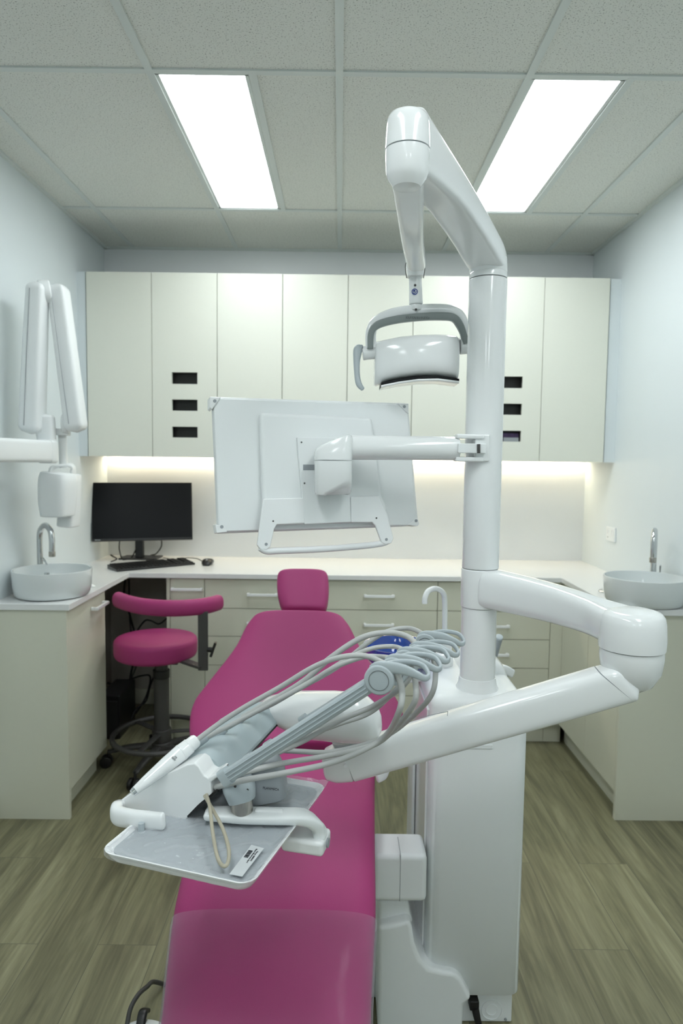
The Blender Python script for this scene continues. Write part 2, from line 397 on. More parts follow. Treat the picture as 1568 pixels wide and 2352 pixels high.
# ================================================================== WORKTOP AND BASE CABINETS
CZ, CT = 0.894, 0.025
XA, XB, YC, YE = -1.070, 1.137, 3.474, 2.698     # inner edges of the U and its near ends
pts = [(XL, YE), (XA, YE), (XA, YC), (XB, YC), (XB, YE + .03), (XR, YE + .03), (XR, YW), (XL, YW)]
wt = obj('worktop', prism(B(), [(x, y, CZ - CT) for x, y in pts], V((0, 0, CT))), 'top', bevel=.002, seg=2, smooth=False)
tag(wt, 'white U-shaped worktop running round three walls under the cabinets', 'worktop')
UT = CZ - CT                                      # underside of worktop
FY = YC + .022                                    # door fronts of the back run
KZ = .115
def handle(bm, c, L, ax, out, r=.005):
    """bar handle centred c, length L along ax, standing out along out"""
    ax = V(ax); out = V(out)
    box_ = basis(ax, out, Z, V(c) + out * .028); box(bm, (0, 0, 0), (L, .011, .014), box_)
    for s in (-1, 1): box(bm, (s * (L / 2 - .006), -.014, 0), (.014, .024, .014), box_)
    return bm
def px_x(p, y=1450): return at(p, y, FY).x
xs_ = [px_x(383), px_x(391), px_x(470), px_x(735), px_x(1003), px_x(1263)]
RXF = XB + .022
# side panel closing the knee space
tag(obj('end_panel', bx(B(), xs_[0], xs_[1] - .001, FY, YW - .01, 0.0, UT), 'lambase', smooth=False), 'thin cream upright panel beside the knee space, left end of the drawer run', 'panel')
rows = [UT - .004] + [at(900, y, FY).z for y in (1402, 1466, 1532, 1598)] + [KZ]
def back_unit(a, b, label, drawers):
    t = thing('base_cabinet', label, 'cabinet', V(((a + b) / 2, FY + .25, 0)), 'base cabinets along the back wall')
    obj('body', bx(B(), a + .001, b - .001, FY + .019, YW - .01, KZ, UT - .001), 'carc', t, smooth=False)
    obj('plinth', bx(B(), a + .001, b - .001, FY + .06, FY + .08, 0.0, KZ), 'lambase', t, smooth=False)
    if drawers:
        for k in range(5):
            z1, z0 = rows[k] - .0015, rows[k + 1] + .0015
            d = obj('drawer', bx(B(), a + .0015, b - .0015, FY, FY + .018, z0, z1), 'lambase', t, bevel=.001, seg=1, smooth=False)
            obj('handle', handle(B(), ((a + b) / 2, FY, (z0 + z1) / 2), .155, (1, 0, 0), (0, -1, 0)), 'white', d, bevel=.002)
    else:
        d = obj('door', bx(B(), a + .0015, b - .0015, FY, FY + .018, KZ + .0015, UT - .0055), 'lambase', t, bevel=.001, seg=1, smooth=False)
        obj('handle', handle(B(), ((a + b) / 2, FY, at(430, 1352, FY).z), .16, (1, 0, 0), (0, -1, 0)), 'white', d, bevel=.002)
back_unit(xs_[1], xs_[2], 'narrow cream pull-out cabinet behind the pink stool', False)
back_unit(xs_[2], xs_[3], 'cream drawer cabinet of five drawers left of the pink headrest', True)
back_unit(xs_[3], xs_[4], 'cream drawer cabinet of five drawers right of the pink headrest', True)
back_unit(xs_[4], xs_[5], 'cream drawer cabinet of five drawers behind the white pole', True)
tag(obj('filler_board', bx(B(), xs_[5] + .001, RXF + .0175, FY + .001, FY + .02, KZ, UT - .001), 'lambase', smooth=False), 'cream corner filler panel between the last drawers and the right run', 'panel')
tag(obj('corner_plinth', bx(B(), xs_[5] + .001, XB + .05, FY + .06, FY + .08, 0, KZ), 'lambase', smooth=False), 'low cream plinth at the right inner corner of the cabinets', 'plinth')
# right run
t = thing('base_cabinet', 'cream base cabinet under the right basin, plain doors facing the chair', 'cabinet', V((1.3, 3.1, 0)))
RXF = XB + .022
obj('body', bx(B(), RXF + .019, XR - .002, YE + .075, FY - .001, KZ, UT - .001), 'carc', t, smooth=False)
obj('end_panel', bx(B(), RXF, XR - .002, YE + .055, YE + .074, 0, UT - .001), 'lambase', t, smooth=False)
obj('plinth', bx(B(), RXF + .05, RXF + .07, YE + .075, FY + .058, 0, KZ), 'lambase', t, smooth=False)
ym = (YE + FY) / 2 + .03
for y0, y1 in ((YE + .0765, ym - .0015), (ym + .0015, FY - .002)):
    obj('door', bx(B(), RXF, RXF + .018, y0, y1, KZ + .0015, UT - .0055), 'lambase', t, bevel=.001, seg=1, smooth=False)
# left run
t = thing('base_cabinet', 'cream base cabinet under the left basin with one white bar handle', 'cabinet', V((-1.23, 2.95, 0)))
LXF = XA - .018; LY1 = 3.165
obj('body', bx(B(), XL, LXF - .019, YE + .035, LY1, KZ, UT - .001), 'carc', t, smooth=False)
obj('end_panel', bx(B(), XL, LXF, YE + .015, YE + .034, 0, UT - .001), 'lambase', t, smooth=False)
obj('plinth', bx(B(), LXF - .07, LXF - .05, YE + .035, LY1, 0, KZ), 'lambase', t, smooth=False)
d = obj('door', bx(B(), LXF - .018, LXF, YE + .0355, LY1, KZ + .0015, UT - .0055), 'lambase', t, bevel=.001, seg=1, smooth=False)
obj('handle', handle(B(), (LXF, 3.055, UT - .055), .15, (0, 1, 0), (1, 0, 0)), 'white', d, bevel=.002)
# knee space lining
tag(obj('back_panel', bx(B(), XL, xs_[0] - .001, YW - .03, YW - .002, 0.09, UT - .001), 'dark', smooth=False), 'dark grey panel at the back of the knee space under the desk corner', 'panel')
tag(obj('side_panel', bx(B(), XL + .001, XL + .02, LY1 + .002, YW - .031, 0.0, UT - .001), 'dark', smooth=False), 'dark grey panel on the left wall inside the knee space', 'panel')
bb = B(); bx(bb, XL, XL + .012, YF, YE - .002, 0, .09); struct('baseboard_left', bb, 'lam', smooth=False)
bb = B(); bx(bb, XR - .012, XR, YF, YE + .05, 0, .09); struct('baseboard_right', bb, 'lam', smooth=False)
bb = B(); bx(bb, XL + .02, xs_[0] - .002, YW - .045, YW - .031, 0, .09); struct('baseboard_back', bb, 'lambase', smooth=False)

# ================================================================== BASINS, TAPS, OUTLET
def basin(x, y, r, h, label):
    pr = [(r * .78, 0), (r * .90, .004), (r * .95, .016), (r * .98, .045), (r, h - .004), (r * .995, h), (r * .965, h), (r * .955, h - .006), (r * .93, .05), (r * .85, .022), (r * .4, .014), (.02, .012)]
    o = obj('wash_basin', lathe(B(), pr, V((x, y, CZ + .0005)), Z, 64), 'ceramic', at0=V((x, y, CZ)))
    d = obj('drain', lathe(B(), [(.022, .013), (.022, .016), (.012, .017)], V((x, y, CZ + .0005)), Z, 24), 'chrome', o)
    return tag(o, label, 'basin', 'white ceramic vessel basins')
basin(-1.212, 2.885, .160, .112, 'round white ceramic basin on the left worktop below the wall arm')
basin(1.290, 2.865, .165, .112, 'round white ceramic basin on the right worktop, cut by the picture edge')
def tap(x, y, dx, dy, label, top):
    t = thing('mixer_tap', label, 'tap', V((x, y, CZ)), 'chrome gooseneck taps')
    obj('base', cyl(B(), (x, y, CZ + .0005), (x, y, CZ + .04), .015, rd=.003), 'chrome', t)
    p = [(x, y, CZ + .03), (x, y, CZ + .15), (x, y, top - .055), (x + dx * .12, y + dy * .12, top - .02), (x + dx * .5, y + dy * .5, top), (x + dx * .88, y + dy * .88, top - .02), (x + dx, y + dy, top - .06), (x + dx, y + dy, top - .115)]
    obj('spout', tube(B(), p, .0125, 16), 'chrome', t)
    obj('aerator', cyl(B(), (x + dx, y + dy, top - .135), (x + dx, y + dy, top - .112), .014, rd=.002), 'steel', t)
    l = B(); cyl(l, (x + .028, y - .0, CZ + .03), (x + .028, y, CZ + .075), .013, rd=.003); tube(l, [(x + .028, y, CZ + .07), (x + .030, y, CZ + .105), (x + .022, y - .02, CZ + .14)], .004, 8)
    obj('lever', l, 'chrome', t)
q = at(92, 1290, 3.02); tap(q.x, q.y, .075, -.05, 'chrome gooseneck tap behind the left basin', at(108, 1206, 3.0).z)
q = at(1500, 1300, 3.02); tap(q.x, q.y, -.045, -.09, 'chrome gooseneck tap behind the right basin', at(1496, 1217, 3.0).z)
q = atz(1384, 1360, CZ)
tag(obj('waste_chute_ring', lathe(B(), [(.030, 0), (.052, 0), (.052, .004), (.047, .007), (.034, .007), (.032, .002)], V((q.x + .035, q.y, CZ + .0005)), Z, 40), 'chrome', at0=V((q.x + .035, q.y, CZ))), 'chrome ring let into the right worktop beside the basin', 'ring')
t = V((XR, at(1405, 1227, 3.5).y, 0))
def xw(px, py, x):
    d = ray(px, py); return CAM + d * (x / d.x)
q = xw(1405, 1227, XR)
t = thing('power_socket', 'white wall socket on the right wall above the worktop', 'socket', q)
obj('face_plate', box(B(), q + V((-.005, 0, 0)), (.010, .115, .075)), 'whitesat', t, bevel=.003)
for s in (-1, 1): obj('switch', box(B(), q + V((-.0115, s * .028, .012)), (.003, .014, .022)), 'white', t, bevel=.001)
obj('outlet_hole', box(B(), q + V((-.0106, .03, -.018)), (.001, .012, .006)), 'midgrey', t, smooth=False)
# crumpled tissue
q = atz(206, 1349, CZ); r_ = B()
bmesh.ops.create_icosphere(r_, subdivisions=3, radius=.018, matrix=Matrix.Translation(q + V((0, 0, .008))))
for v in r_.verts:
    d_ = v.co - q; v.co = q + V((d_.x * 1.3, d_.y * .9, max(.0006, d_.z * .55))) + V((sin(v.co.z * 900), sin(v.co.x * 800), 0)) * .0015
    v.co.z = max(v.co.z, CZ + .0006)
tag(obj('crumpled_tissue', r_, 'whitesat', ang=20, at0=q), 'small crumpled white scrap on the worktop right of the left basin', 'tissue')

# ================================================================== COMPUTER
mc = [at(207, 1108, 3.86), at(438, 1108, 4.00), at(445, 1236, 3.94), at(214, 1247, 3.80)]
ux = (mc[1] - mc[0]).normalized(); vz = ((mc[0] - mc[3]) + (mc[1] - mc[2])).normalized(); nn = ux.cross(vz).normalized()
if nn.y > 0: nn = -nn
cen = sum(mc, V((0, 0, 0))) / 4; mw = ((mc[1] - mc[0]).length + (mc[2] - mc[3]).length) / 2; mh = ((mc[0] - mc[3]).length + (mc[1] - mc[2]).length) / 2
vz = (vz - ux * vz.dot(ux)).normalized(); nn = vz.cross(ux).normalized(); nn = nn if nn.y < 0 else -nn
F = basis(ux, nn, vz, cen)
base = V((at(320, 1290, 3.96).x, cen.y + .07, CZ))
t = thing('computer_monitor', 'black flat computer monitor on a stand on the left corner desk', 'monitor', base)
obj('housing', box(B(), (0, -.014, 0), (mw, .026, mh), F), 'black', t, bevel=.004)
obj('screen', box(B(), (0, .0004, .005), (mw - .010, .0015, mh - .018), F), 'screen', t, smooth=False, label='switched-off black screen')
text('maker_mark', 'lenovo', .011, F @ Matrix.Translation(V((-mw / 2 + .032, .0012, -mh / 2 + .008))) @ Matrix(((1, 0, 0, 0), (0, 0, 1, 0), (0, 1, 0, 0), (0, 0, 0, 1))), 'paper', t)
ne = B(); bx(ne, base.x - .022, base.x + .022, base.y - .02, base.y + .02, CZ + .008, cen.z); obj('stand_neck', ne, 'black', t, bevel=.004)
obj('neck_bracket', box(B(), (base.x - cen.x, -.040, 0), (.09, .04, .09), F), 'black', t, bevel=.004)
obj('stand_base', bx(B(), base.x - .11, base.x + .11, base.y - .05, base.y + .10, CZ + .0005, CZ + .009), 'black', t, bevel=.003)
def cable(name, pts, r, label, catg='cable', m='rubber', grp=None):
    o = obj(name, tube(B(), pts, r, 8, 8), m, at0=V(pts[0])); return tag(o, label, catg, grp)
g_ = 'black computer cables'
c_ = at(320, 1240, 3.74)
cable('monitor_cable', [at(275, 1240, 3.89), at(274, 1262, 3.96), atz(282, 1285, CZ + .004), atz(300, 1283, CZ + .004), at(312, 1262, 3.93)], .0035, 'black cable drooping behind the monitor, left of its stand', grp=g_)
cable('monitor_cable', [at(371, 1240, 3.95), at(370, 1256, 3.98), at(358, 1272, 4.02), atz(345, 1276, CZ + .004), atz(335, 1290, CZ + .004)], .0035, 'black cable drooping behind the monitor, right of its stand', grp=g_)
cable('keyboard_cable', [atz(250, 1272, CZ + .003), atz(262, 1279, CZ + .003), atz(268, 1284, CZ + .003), atz(255, 1290, CZ + .004)], .003, 'short black cable and plug lying left of the monitor stand', grp=g_)
cable('mouse_cable', [atz(463, 1288, CZ + .003), atz(452, 1283, CZ + .003), atz(430, 1281, CZ + .003), atz(405, 1285, CZ + .003), atz(375, 1281, CZ + .003)], .002, 'thin mouse cable running along the back of the keyboard', grp=g_)
# keyboard
k0, k1, k2, k3 = atz(243, 1299, CZ), atz(425, 1284, CZ), atz(450, 1297, CZ), atz(268, 1314, CZ)
kx = (k2 - k3).normalized(); ky = V((-kx.y, kx.x, 0)); kl = (k2 - k3).length * .99; kd = .135
t = thing('keyboard', 'black keyboard lying in front of the computer monitor', 'keyboard', (k3 + k2) / 2)
KF = basis(kx, ky, Z, k3 + V((0, 0, .0005)))
obj('case', prism(B(), [KF @ V(p) for p in ((0, 0, 0), (0, kd, 0), (0, kd, .022), (0, 0, .010))], kx * kl), 'black', t, bevel=.003)
kb = B(); tl = (.022 - .010) / kd
for rr in range(6):
    n_ = 21; 
    for cc in range(n_):
        if cc in (15, 18) and rr > 0: continue
        wv = kl * .96 / n_; px_ = kl * .02 + wv * (cc + .5); py_ = .014 + rr * .0212
        box(kb, (px_, py_, .0125 + py_ * tl), (wv * .84, .0165, .007), KF)
ko = obj('keys', kb, 'black', t, smooth=False)
# mouse
q = atz(477, 1297, CZ); 
mr = [supr(q + V((0, .055 * s, .0008 + .030 * e)), V((1, 0, 0)), V((0, 0, 1)), .001 + .031 * e, .0005 + .016 * e, 2.3, 20) for s, e in ((-1, .05), (-.92, .5), (-.7, .8), (-.35, .95), (0, 1), (.4, .95), (.75, .75), (.93, .45), (1, .05))]
mr = [[V((p.x, p.y, max(p.z - .012, CZ + .0006))) for p in r] for r in mr]
mo = obj('computer_mouse', loft(B(), mr), 'black', ang=60, at0=q); tag(mo, 'small black mouse right of the keyboard', 'mouse')
obj('scroll_wheel', cyl(B(), q + V((-.003, -.03, .030)), q + V((.003, -.03, .030)), .006, seg=16), 'midgrey', mo)
# knee-space cables and box
def kp(px, py, Y=3.85): return at(px, py, Y)
g_ = 'black cables hanging in the knee space'
cable('power_cable', [kp(288, 1330, 3.95), kp(285, 1370, 3.95), kp(300, 1420, 3.9), kp(312, 1480, 3.8), kp(300, 1550, 3.85), kp(290, 1600, 3.8)], .006, 'thick black cable hanging behind the left end of the stool backrest', grp=g_)
cable('power_cable', [kp(296, 1330, 3.9), kp(297, 1400, 3.9), kp(302, 1460, 3.85), kp(315, 1520, 3.85), kp(285, 1590, 3.8), kp(275, 1605, 3.8)], .005, 'black cable hanging straight down beside the thick one', grp=g_)
cable('power_cable', [kp(383, 1420), kp(365, 1433), kp(345, 1425), kp(330, 1428), kp(310, 1460), kp(300, 1500)], .005, 'black cable looping between the stool backrest and the stool seat', grp=g_)
cable('power_cable', [kp(246, 1570, 3.75), kp(270, 1572, 3.75), kp(300, 1560, 3.8), kp(325, 1552, 3.9), kp(345, 1555, 3.9), kp(335, 1600, 3.85), kp(310, 1640, 3.8), kp(295, 1650, 3.75)], .005, 'black cable arching left of the stool column', grp=g_)
cable('power_cable', [kp(246, 1568, 3.8), kp(275, 1578, 3.8), kp(298, 1592, 3.8), kp(302, 1608, 3.75)], .005, 'black cable running from the left cabinet to the dark box', grp=g_)
cable('power_cable', [kp(360, 1535, 3.9), kp(345, 1575, 3.9), kp(335, 1610, 3.8), kp(312, 1630, 3.75), kp(296, 1665, 3.7)], .005, 'black cable falling diagonally beside the stool column', grp=g_)
p0 = V((at(270, 1690, 3.62).x, 3.62, 0))
t = thing('computer_tower', 'small black computer box on the floor of the knee space', 'computer', p0)
obj('case', bx(B(), p0.x - .065, p0.x + .045, 3.52, 3.80, 0.0005, at(270, 1598, 3.52).z), 'black', t, bevel=.006)
obj('front_panel', bx(B(), p0.x - .055, p0.x + .035, 3.512, 3.5205, 0.02, at(270, 1610, 3.52).z), 'rubber', t, bevel=.003)

# ================================================================== STOOL
SCX, SCY = at(371, 1600, 3.22).x, 3.22
t = thing('operator_stool', 'magenta round stool with a curved backrest and dark grey column', 'stool', V((SCX, SCY, 0)))
sx, sy = at(358, 1480, 3.17).x, 3.17; R = .191; zt = at(358, 1492, 3.0).z + .012; hb = .090
prof = [(0.02, 0), (R * .90, 0), (R * .965, .007), (R * .995, .02), (R, hb - .022), (R * .985, hb - .010), (R * .95, hb - .003), (R * .88, hb), (R * .5, hb + .003), (.001, hb + .004)]
obj('seat', lathe(B(), prof, V((sx, sy, zt - hb)), Z, 64), 'pink', t, ang=60)
bp_ = [(262, 1383, 3.16), (290, 1388, 3.07), (330, 1395, 2.995), (385, 1400, 2.965), (440, 1397, 2.985), (480, 1391, 3.05), (512, 1386, 3.13)]
bp_ = [(272, 1386, 3.13), (292, 1389, 3.06), (330, 1394, 2.99), (385, 1398, 2.96), (440, 1396, 2.98), (478, 1391, 3.03), (500, 1388, 3.09)]
zb = at(385, 1397, 2.96).z
obj('backrest', sweep(B(), [V((at(a, b, c).x, c, zb)) for a, b, c in bp_], (.028, .036), n=2.4, seg=24, rnd=.024), 'pink', t, ang=60)
vx = at(467, 1480, 3.0).x
br = B(); bx(br, vx - .022, vx + .022, 2.985, 2.999, at(467, 1540, 2.99).z, zb - .02); obj('back_support', br, 'char', t, bevel=.003)
br = B(); tb_ = at(467, 1538, 2.99).z
sweep(br, [V((vx, 2.992, tb_ + .01)), V((vx - .08, 3.06, tb_ + .010)), V((vx - .16, 3.12, tb_ + .018)), V((SCX + .02, SCY, tb_ + .02))], (.022, .007), n=6, seg=16, smooth=4); obj('support_arm', br, 'char', t)
kn = B(); cyl(kn, (vx + .02, 2.99, zb - .19), (vx + .045, 2.985, zb - .19), .012, rd=.002); sweep(kn, [V((vx + .035, 2.985, zb - .22)), V((vx + .045, 2.985, zb - .19)), V((vx + .058, 2.98, zb - .155))], (.006, .009), up=V((0, 1, 0)), n=3, smooth=4); obj('locking_lever', kn, 'black', t)
me_ = B(); box(me_, (SCX, SCY, zt - hb - .018), (.2, .2, .02)); cyl(me_, (SCX, SCY, zt - hb - .09), (SCX, SCY, zt - hb - .02), .03, rd=.004); obj('seat_plate', me_, 'char', t, bevel=.004)
co = B(); cyl(co, (SCX, SCY, .10), (SCX, SCY, zt - hb - .10), .036); obj('column', co, 'char', t)
obj('column_collar', cyl(B(), (SCX, SCY, zt - hb - .12), (SCX, SCY, zt - hb - .08), .0395, rd=.003), 'black', t)
zr = at(370, 1690, 3.2).z
rg = [V((SCX + .228 * cos(2 * pi * i / 40), SCY + .228 * sin(2 * pi * i / 40), zr)) for i in range(40)]
obj('foot_ring', tube(B(), rg, .0125, 14, 1, closed=True), 'char', t)
sp_ = B()
for a in (.3, .3 + 2 * pi / 3, .3 + 4 * pi / 3):
    sweep(sp_, [V((SCX + .03 * cos(a), SCY + .03 * sin(a), zr + .01)), V((SCX + .15 * cos(a), SCY + .15 * sin(a), zr + .005)), V((SCX + .23 * cos(a), SCY + .23 * sin(a), zr))], (.016, .006), n=3, smooth=4)
cyl(sp_, (SCX, SCY, zr - .03), (SCX, SCY, zr + .03), .045, rd=.004); obj('ring_spokes', sp_, 'char', t)
obj('hub', cyl(B(), (SCX, SCY, .075), (SCX, SCY, .125), .05, rd=.01), 'char', t)
for i in range(5):
    a = radians(185 + 72 * i); dv = V((cos(a), sin(a), 0)); c0 = V((SCX, SCY, 0))
    l = obj('leg', sweep(B(), [c0 + dv * .04 + Z * .10, c0 + dv * .15 + Z * .095, c0 + dv * .245 + Z * .075], [(.022, .014), (.018, .012), (.014, .009)], n=3, smooth=4, rnd=.01), 'char', t)
    wv = V((-dv.y, dv.x, 0)); wc = c0 + dv * .262 + Z * .028
    wb = B(); 
    for s in (-1, 1): cyl(wb, wc + wv * s * .006, wc + wv * s * .024, .0275, rd=.004, seg=24)
    cyl(wb, wc - dv * .01 + Z * .02, wc - dv * .015 + Z * .055, .008); 
    obj('caster', wb, 'black', l)

# ================================================================== WALL-MOUNTED X-RAY ARM
q = xw(40, 1030, XL)
t = thing('xray_arm_unit', 'white folding x-ray arm with a boxy tube head mounted on the left wall', 'x-ray arm', V((XL, 2.3, at(40, 1035, 2.7).z)))
za = at(60, 1035, 2.75).z
obj('wall_plate', bx(B(), XL + .001, XL + .03, 2.15, 2.35, za - .14, za + .14), 'whitesat', t, bevel=.01)
e0 = at(122, 1037, 2.92)
obj('extension_arm', sweep(B(), [V((XL + .06, 2.25, za)), V((XL + .08, 2.4, za)), V((e0.x - .01, 2.86, e0.z))], (.035, .046), n=5, seg=24, smooth=4), 'whitesat', t)
obj('extension_end', sweep(B(), [V((e0.x - .012, 2.865, e0.z)), V((e0.x - .004, 2.905, e0.z))], (.037, .050), n=5, seg=24, smooth=1, rnd=.008), 'whitesat', t)
def gp(px, py, Y): return at(px, py, Y)
obj('pivot_post', sweep(B(), [gp(107, 1010, 2.90), gp(106, 990, 2.90), gp(104, 960, 2.90)], (.035, .03), up=V((0, 1, 0)), n=4, smooth=3, rnd=.015), 'whitesat', t)
A0, A1 = gp(70, 985, 2.88), gp(86, 668, 2.88)
A0 = gp(74, 978, 2.88)
obj('lower_arm', sweep(B(), [A0, A0.lerp(A1, .5), A1], [(.044, .05), (.040, .05), (.036, .045)], up=V((0, 1, 0)), n=5, seg=28, smooth=3, rnd=.035), 'whitesat', t)
B0, B1 = gp(135, 672, 2.94), gp(174, 975, 2.94)
obj('upper_arm', sweep(B(), [B0, B0.lerp(B1, .5), B1], [(.037, .045), (.039, .045), (.040, .045)], up=V((0, 1, 0)), n=5, seg=28, smooth=3, rnd=.035), 'whitesat', t)
for (P0_, P1_, dx_) in ((A0, A1, -.012), (B0, B1, -.012)):
    ln = B(); tube(ln, [P0_ + V((dx_, -.0515, 0)), P0_.lerp(P1_, .5) + V((dx_, -.0515, 0)), P1_ + V((dx_, -.0465, 0))], .0012, 6, 3); obj('arm_seam', ln, 'midgrey', t)
jn = B(); cyl(jn, gp(88, 672, 2.90), gp(116, 672, 2.92), .050, rd=.008); obj('elbow_joint', jn, 'whitesat', t)
jn = B(); cyl(jn, gp(82, 980, 2.90), gp(98, 980, 2.91), .047, rd=.006); cyl(jn, gp(143, 975, 2.95), gp(158, 975, 2.955), .044, rd=.006); obj('shoulder_joint', jn, 'whitesat', t)
ne = B(); sweep(ne, [gp(142, 985, 2.96), gp(142, 1000, 2.96)], (.032, .03), up=V((0, 1, 0)), n=4, smooth=1); cyl(ne, gp(143, 1000, 2.97), gp(146, 1075, 2.97), .017); obj('head_neck', ne, 'whitesat', t)
yk = B(); sweep(yk, [gp(118, 1090, 2.93), gp(122, 1075, 2.94), gp(145, 1069, 2.97), gp(165, 1073, 3.0), gp(168, 1095, 3.02)], (.006, .024), up=V((0, 1, 0)), n=4, smooth=6); obj('head_yoke', yk, 'whitesat', t)
hc = gp(132, 1142, 2.94)
hd = B(); sweep(hd, [gp(134, 1088, 2.94), gp(133, 1105, 2.94), gp(132, 1150, 2.94), gp(133, 1184, 2.94)], [(.060, .055), (.067, .06), (.065, .06), (.058, .055)], up=V((.25, 1, 0)), n=5, seg=28, smooth=4, rnd=.008); hx = obj('tube_head', hd, 'whitesat', t)
hd = B(); sweep(hd, [gp(160, 1092, 3.03), gp(160, 1150, 3.03), gp(157, 1207, 3.03)], (.036, .05), up=V((.1, 1, 0)), n=5, seg=28, smooth=4, rnd=.008); obj('tube_head_rear', hd, 'whitesat', t)

# ================================================================== DENTAL CHAIR
CXC = -0.128
t = thing('dental_chair', 'magenta reclining dental chair seen from the foot end', 'dental chair', V((CXC, 1.75, 0)))
# seat and leg cushion: (picture y, left px, right px, depth)
secs = [(2720, 1.02, .192), (2500, 1.10, .195), (2352, 1.20, .199), (2200, 1.29, .207), (2060, 1.40, .2165), (1900, 1.60, .224), (1800, 1.78, .232), (1740, 1.93, .240), (1722, 1.985, .242)]
rows_ = []
for py, Y, hw in secs:
    p = at(640, py, Y); rows_.append((CXC, Y, p.z, hw))
rows_ = cat(rows_, 5)
def cushion(rows, th, crown=.012, n=3.4, seg=40, ex=0.0, trim=1.0):
    rings = []
    k = len(rows)
    for i, (x, y, z, hw) in enumerate(rows):
        a = V(rows[max(i - 1, 0)][:3]); b = V(rows[min(i + 1, k - 1)][:3]); tt = (b - a).normalized(); nrm = V((1, 0, 0)).cross(tt).normalized()
        if nrm.z < 0 and abs(nrm.z) > .2: nrm = -nrm
        e = min(i, k - 1 - i); f = (0.55, .8, .93, .985)[e] if e < 4 else 1.0
        fw = (0.93, .965, .985, .997)[e] if e < 4 else 1.0
        rings.append(supr(V((x, y, z)) - nrm * (th / 2), V((1, 0, 0)), nrm, (hw + ex) * fw, (th / 2 + ex) * f, n, seg))
    return rings
obj('seat_cushion', loft(B(), cushion(rows_, .105)), 'pink', t, ang=70)
# plastic cover over the leg part
fr = [r for r in rows_ if r[1] < 1.395]; fr = [r for r in cushion(fr + [rows_[len(fr)]] * 0, .105, ex=.0022)]
fl = B(); vs = []
n_ = len(fr)
ex_rows = [r for r in rows_ if r[1] < 1.395]
ringsf = []
for i, (x, y, z, hw) in enumerate(ex_rows):
    a = V(ex_rows[max(i - 1, 0)][:3]); b = V(ex_rows[min(i + 1, n_ - 1)][:3]); tt = (b - a).normalized(); nrm = V((1, 0, 0)).cross(tt).normalized()
    if nrm.z < 0: nrm = -nrm
    full = supr(V((x, y, z)) - nrm * .0525, V((1, 0, 0)), nrm, hw + .004, .0525 + .0035, 3.4, 48)
    ringsf.append(full)
loft(fl, ringsf, cap=False)
obj('foot_cover', fl, 'footfilm', t, ang=70, label='clear plastic cover pulled over the leg rest')
# shell below cushion
sh = B()
rr2 = [(x, y, z - .085, hw - .02) for x, y, z, hw in rows_]
loft(sh, cushion(rr2, .07, n=4)); obj('seat_shell', sh, 'whitesat', t, ang=60)
# backrest
bk = [(1398, 604, 764), (1404, 586, 782), (1414, 575, 793), (1432, 562, 806), (1470, 543, 825), (1500, 522, 845), (1530, 498, 867), (1565, 470, 893), (1595, 447, 915), (1625, 435, 928), (1655, 432, 931), (1680, 434, 929), (1696, 445, 920), (1704, 462, 903)]
rb = []
for py, l, r in bk:
    Y = 2.45 - (py - 1400) / 305 * .43
    a, b = at(l, py, Y), at(r, py, Y); rb.append(((a.x + b.x) / 2, Y, (a.z + b.z) / 2, (b.x - a.x) / 2))
rb = cat(rb, 4)
obj('backrest', loft(B(), cushion(rb, .075, n=3.2, seg=48)), 'pink', t, ang=70)
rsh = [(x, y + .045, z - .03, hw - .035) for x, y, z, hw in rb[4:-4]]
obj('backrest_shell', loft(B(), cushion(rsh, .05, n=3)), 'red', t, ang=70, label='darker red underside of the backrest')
# headrest
hr = [(1303, 645, 745), (1309, 638, 751), (1320, 635, 754), (1345, 635, 755), (1370, 639, 753), (1388, 646, 748), (1397, 655, 741)]
rh = []
for py, l, r in hr:
    Y = 2.60 - (py - 1302) / 96 * .13
    a, b = at(l, py, Y), at(r, py, Y); rh.append(((a.x + b.x) / 2, Y, (a.z + b.z) / 2, (b.x - a.x) / 2))
rh = cat(rh, 4)
obj('headrest', loft(B(), cushion(rh, .075, n=3.4)), 'pink', t, ang=70)
hx_ = B(); c1 = V((rh[-8][0], 2.53, rh[-8][2])); c2 = V((rb[18][0], 2.46, rb[18][2] - .02)); sweep(hx_, [c1, c1.lerp(c2, .5) + V((0, .02, 0)), c2], (.03, .008), n=4, smooth=3); obj('headrest_bar', hx_, 'steel', t)
# hinge between seat and back
hg = B(); z_h = at(640, 1722, 1.985).z - .12
sweep(hg, [V((CXC, 1.8, z_h - .02)), V((CXC, 2.0, z_h)), V((CXC, 2.16, z_h + .04))], (.10, .035), n=4, smooth=3, rnd=.01); obj('back_hinge', hg, 'whitesat', t)
# pedestal and base
pd = B(); sweep(pd, [V((CXC + .02, 2.15, .10)), V((CXC + .02, 1.95, .30)), V((CXC, 1.72, z_h - .05))], [(.13, .06), (.11, .05), (.12, .05)], up=V((0, .6, 1)), n=4, smooth=4); obj('lift_arm', pd, 'whitesat', t)
sp = []
def frontpts(L, Y): return [at(a, b, Y) for a, b in L]
fb = B(); poly = [(CXC - .24, .0), (CXC - .24, .07), (CXC - .10, .10), (.02, .16), (.10, .17), (.16, .10), (.20, .06), (.20, .0)]
prism(fb, [(x, 1.78, z + .0005) for x, z in poly], V((0, .55, 0))); obj('base_cover', fb, 'whitesat', t, bevel=.02, seg=4)
# small white armrest bracket stub on the right
ab2 = B(); sweep(ab2, [at(868, 1786, 1.78), at(882, 1778, 1.79), at(889, 1762, 1.82)], (.008, .014), n=3, smooth=4, rnd=.006); obj('arm_bracket', ab2, 'whitesat', t)

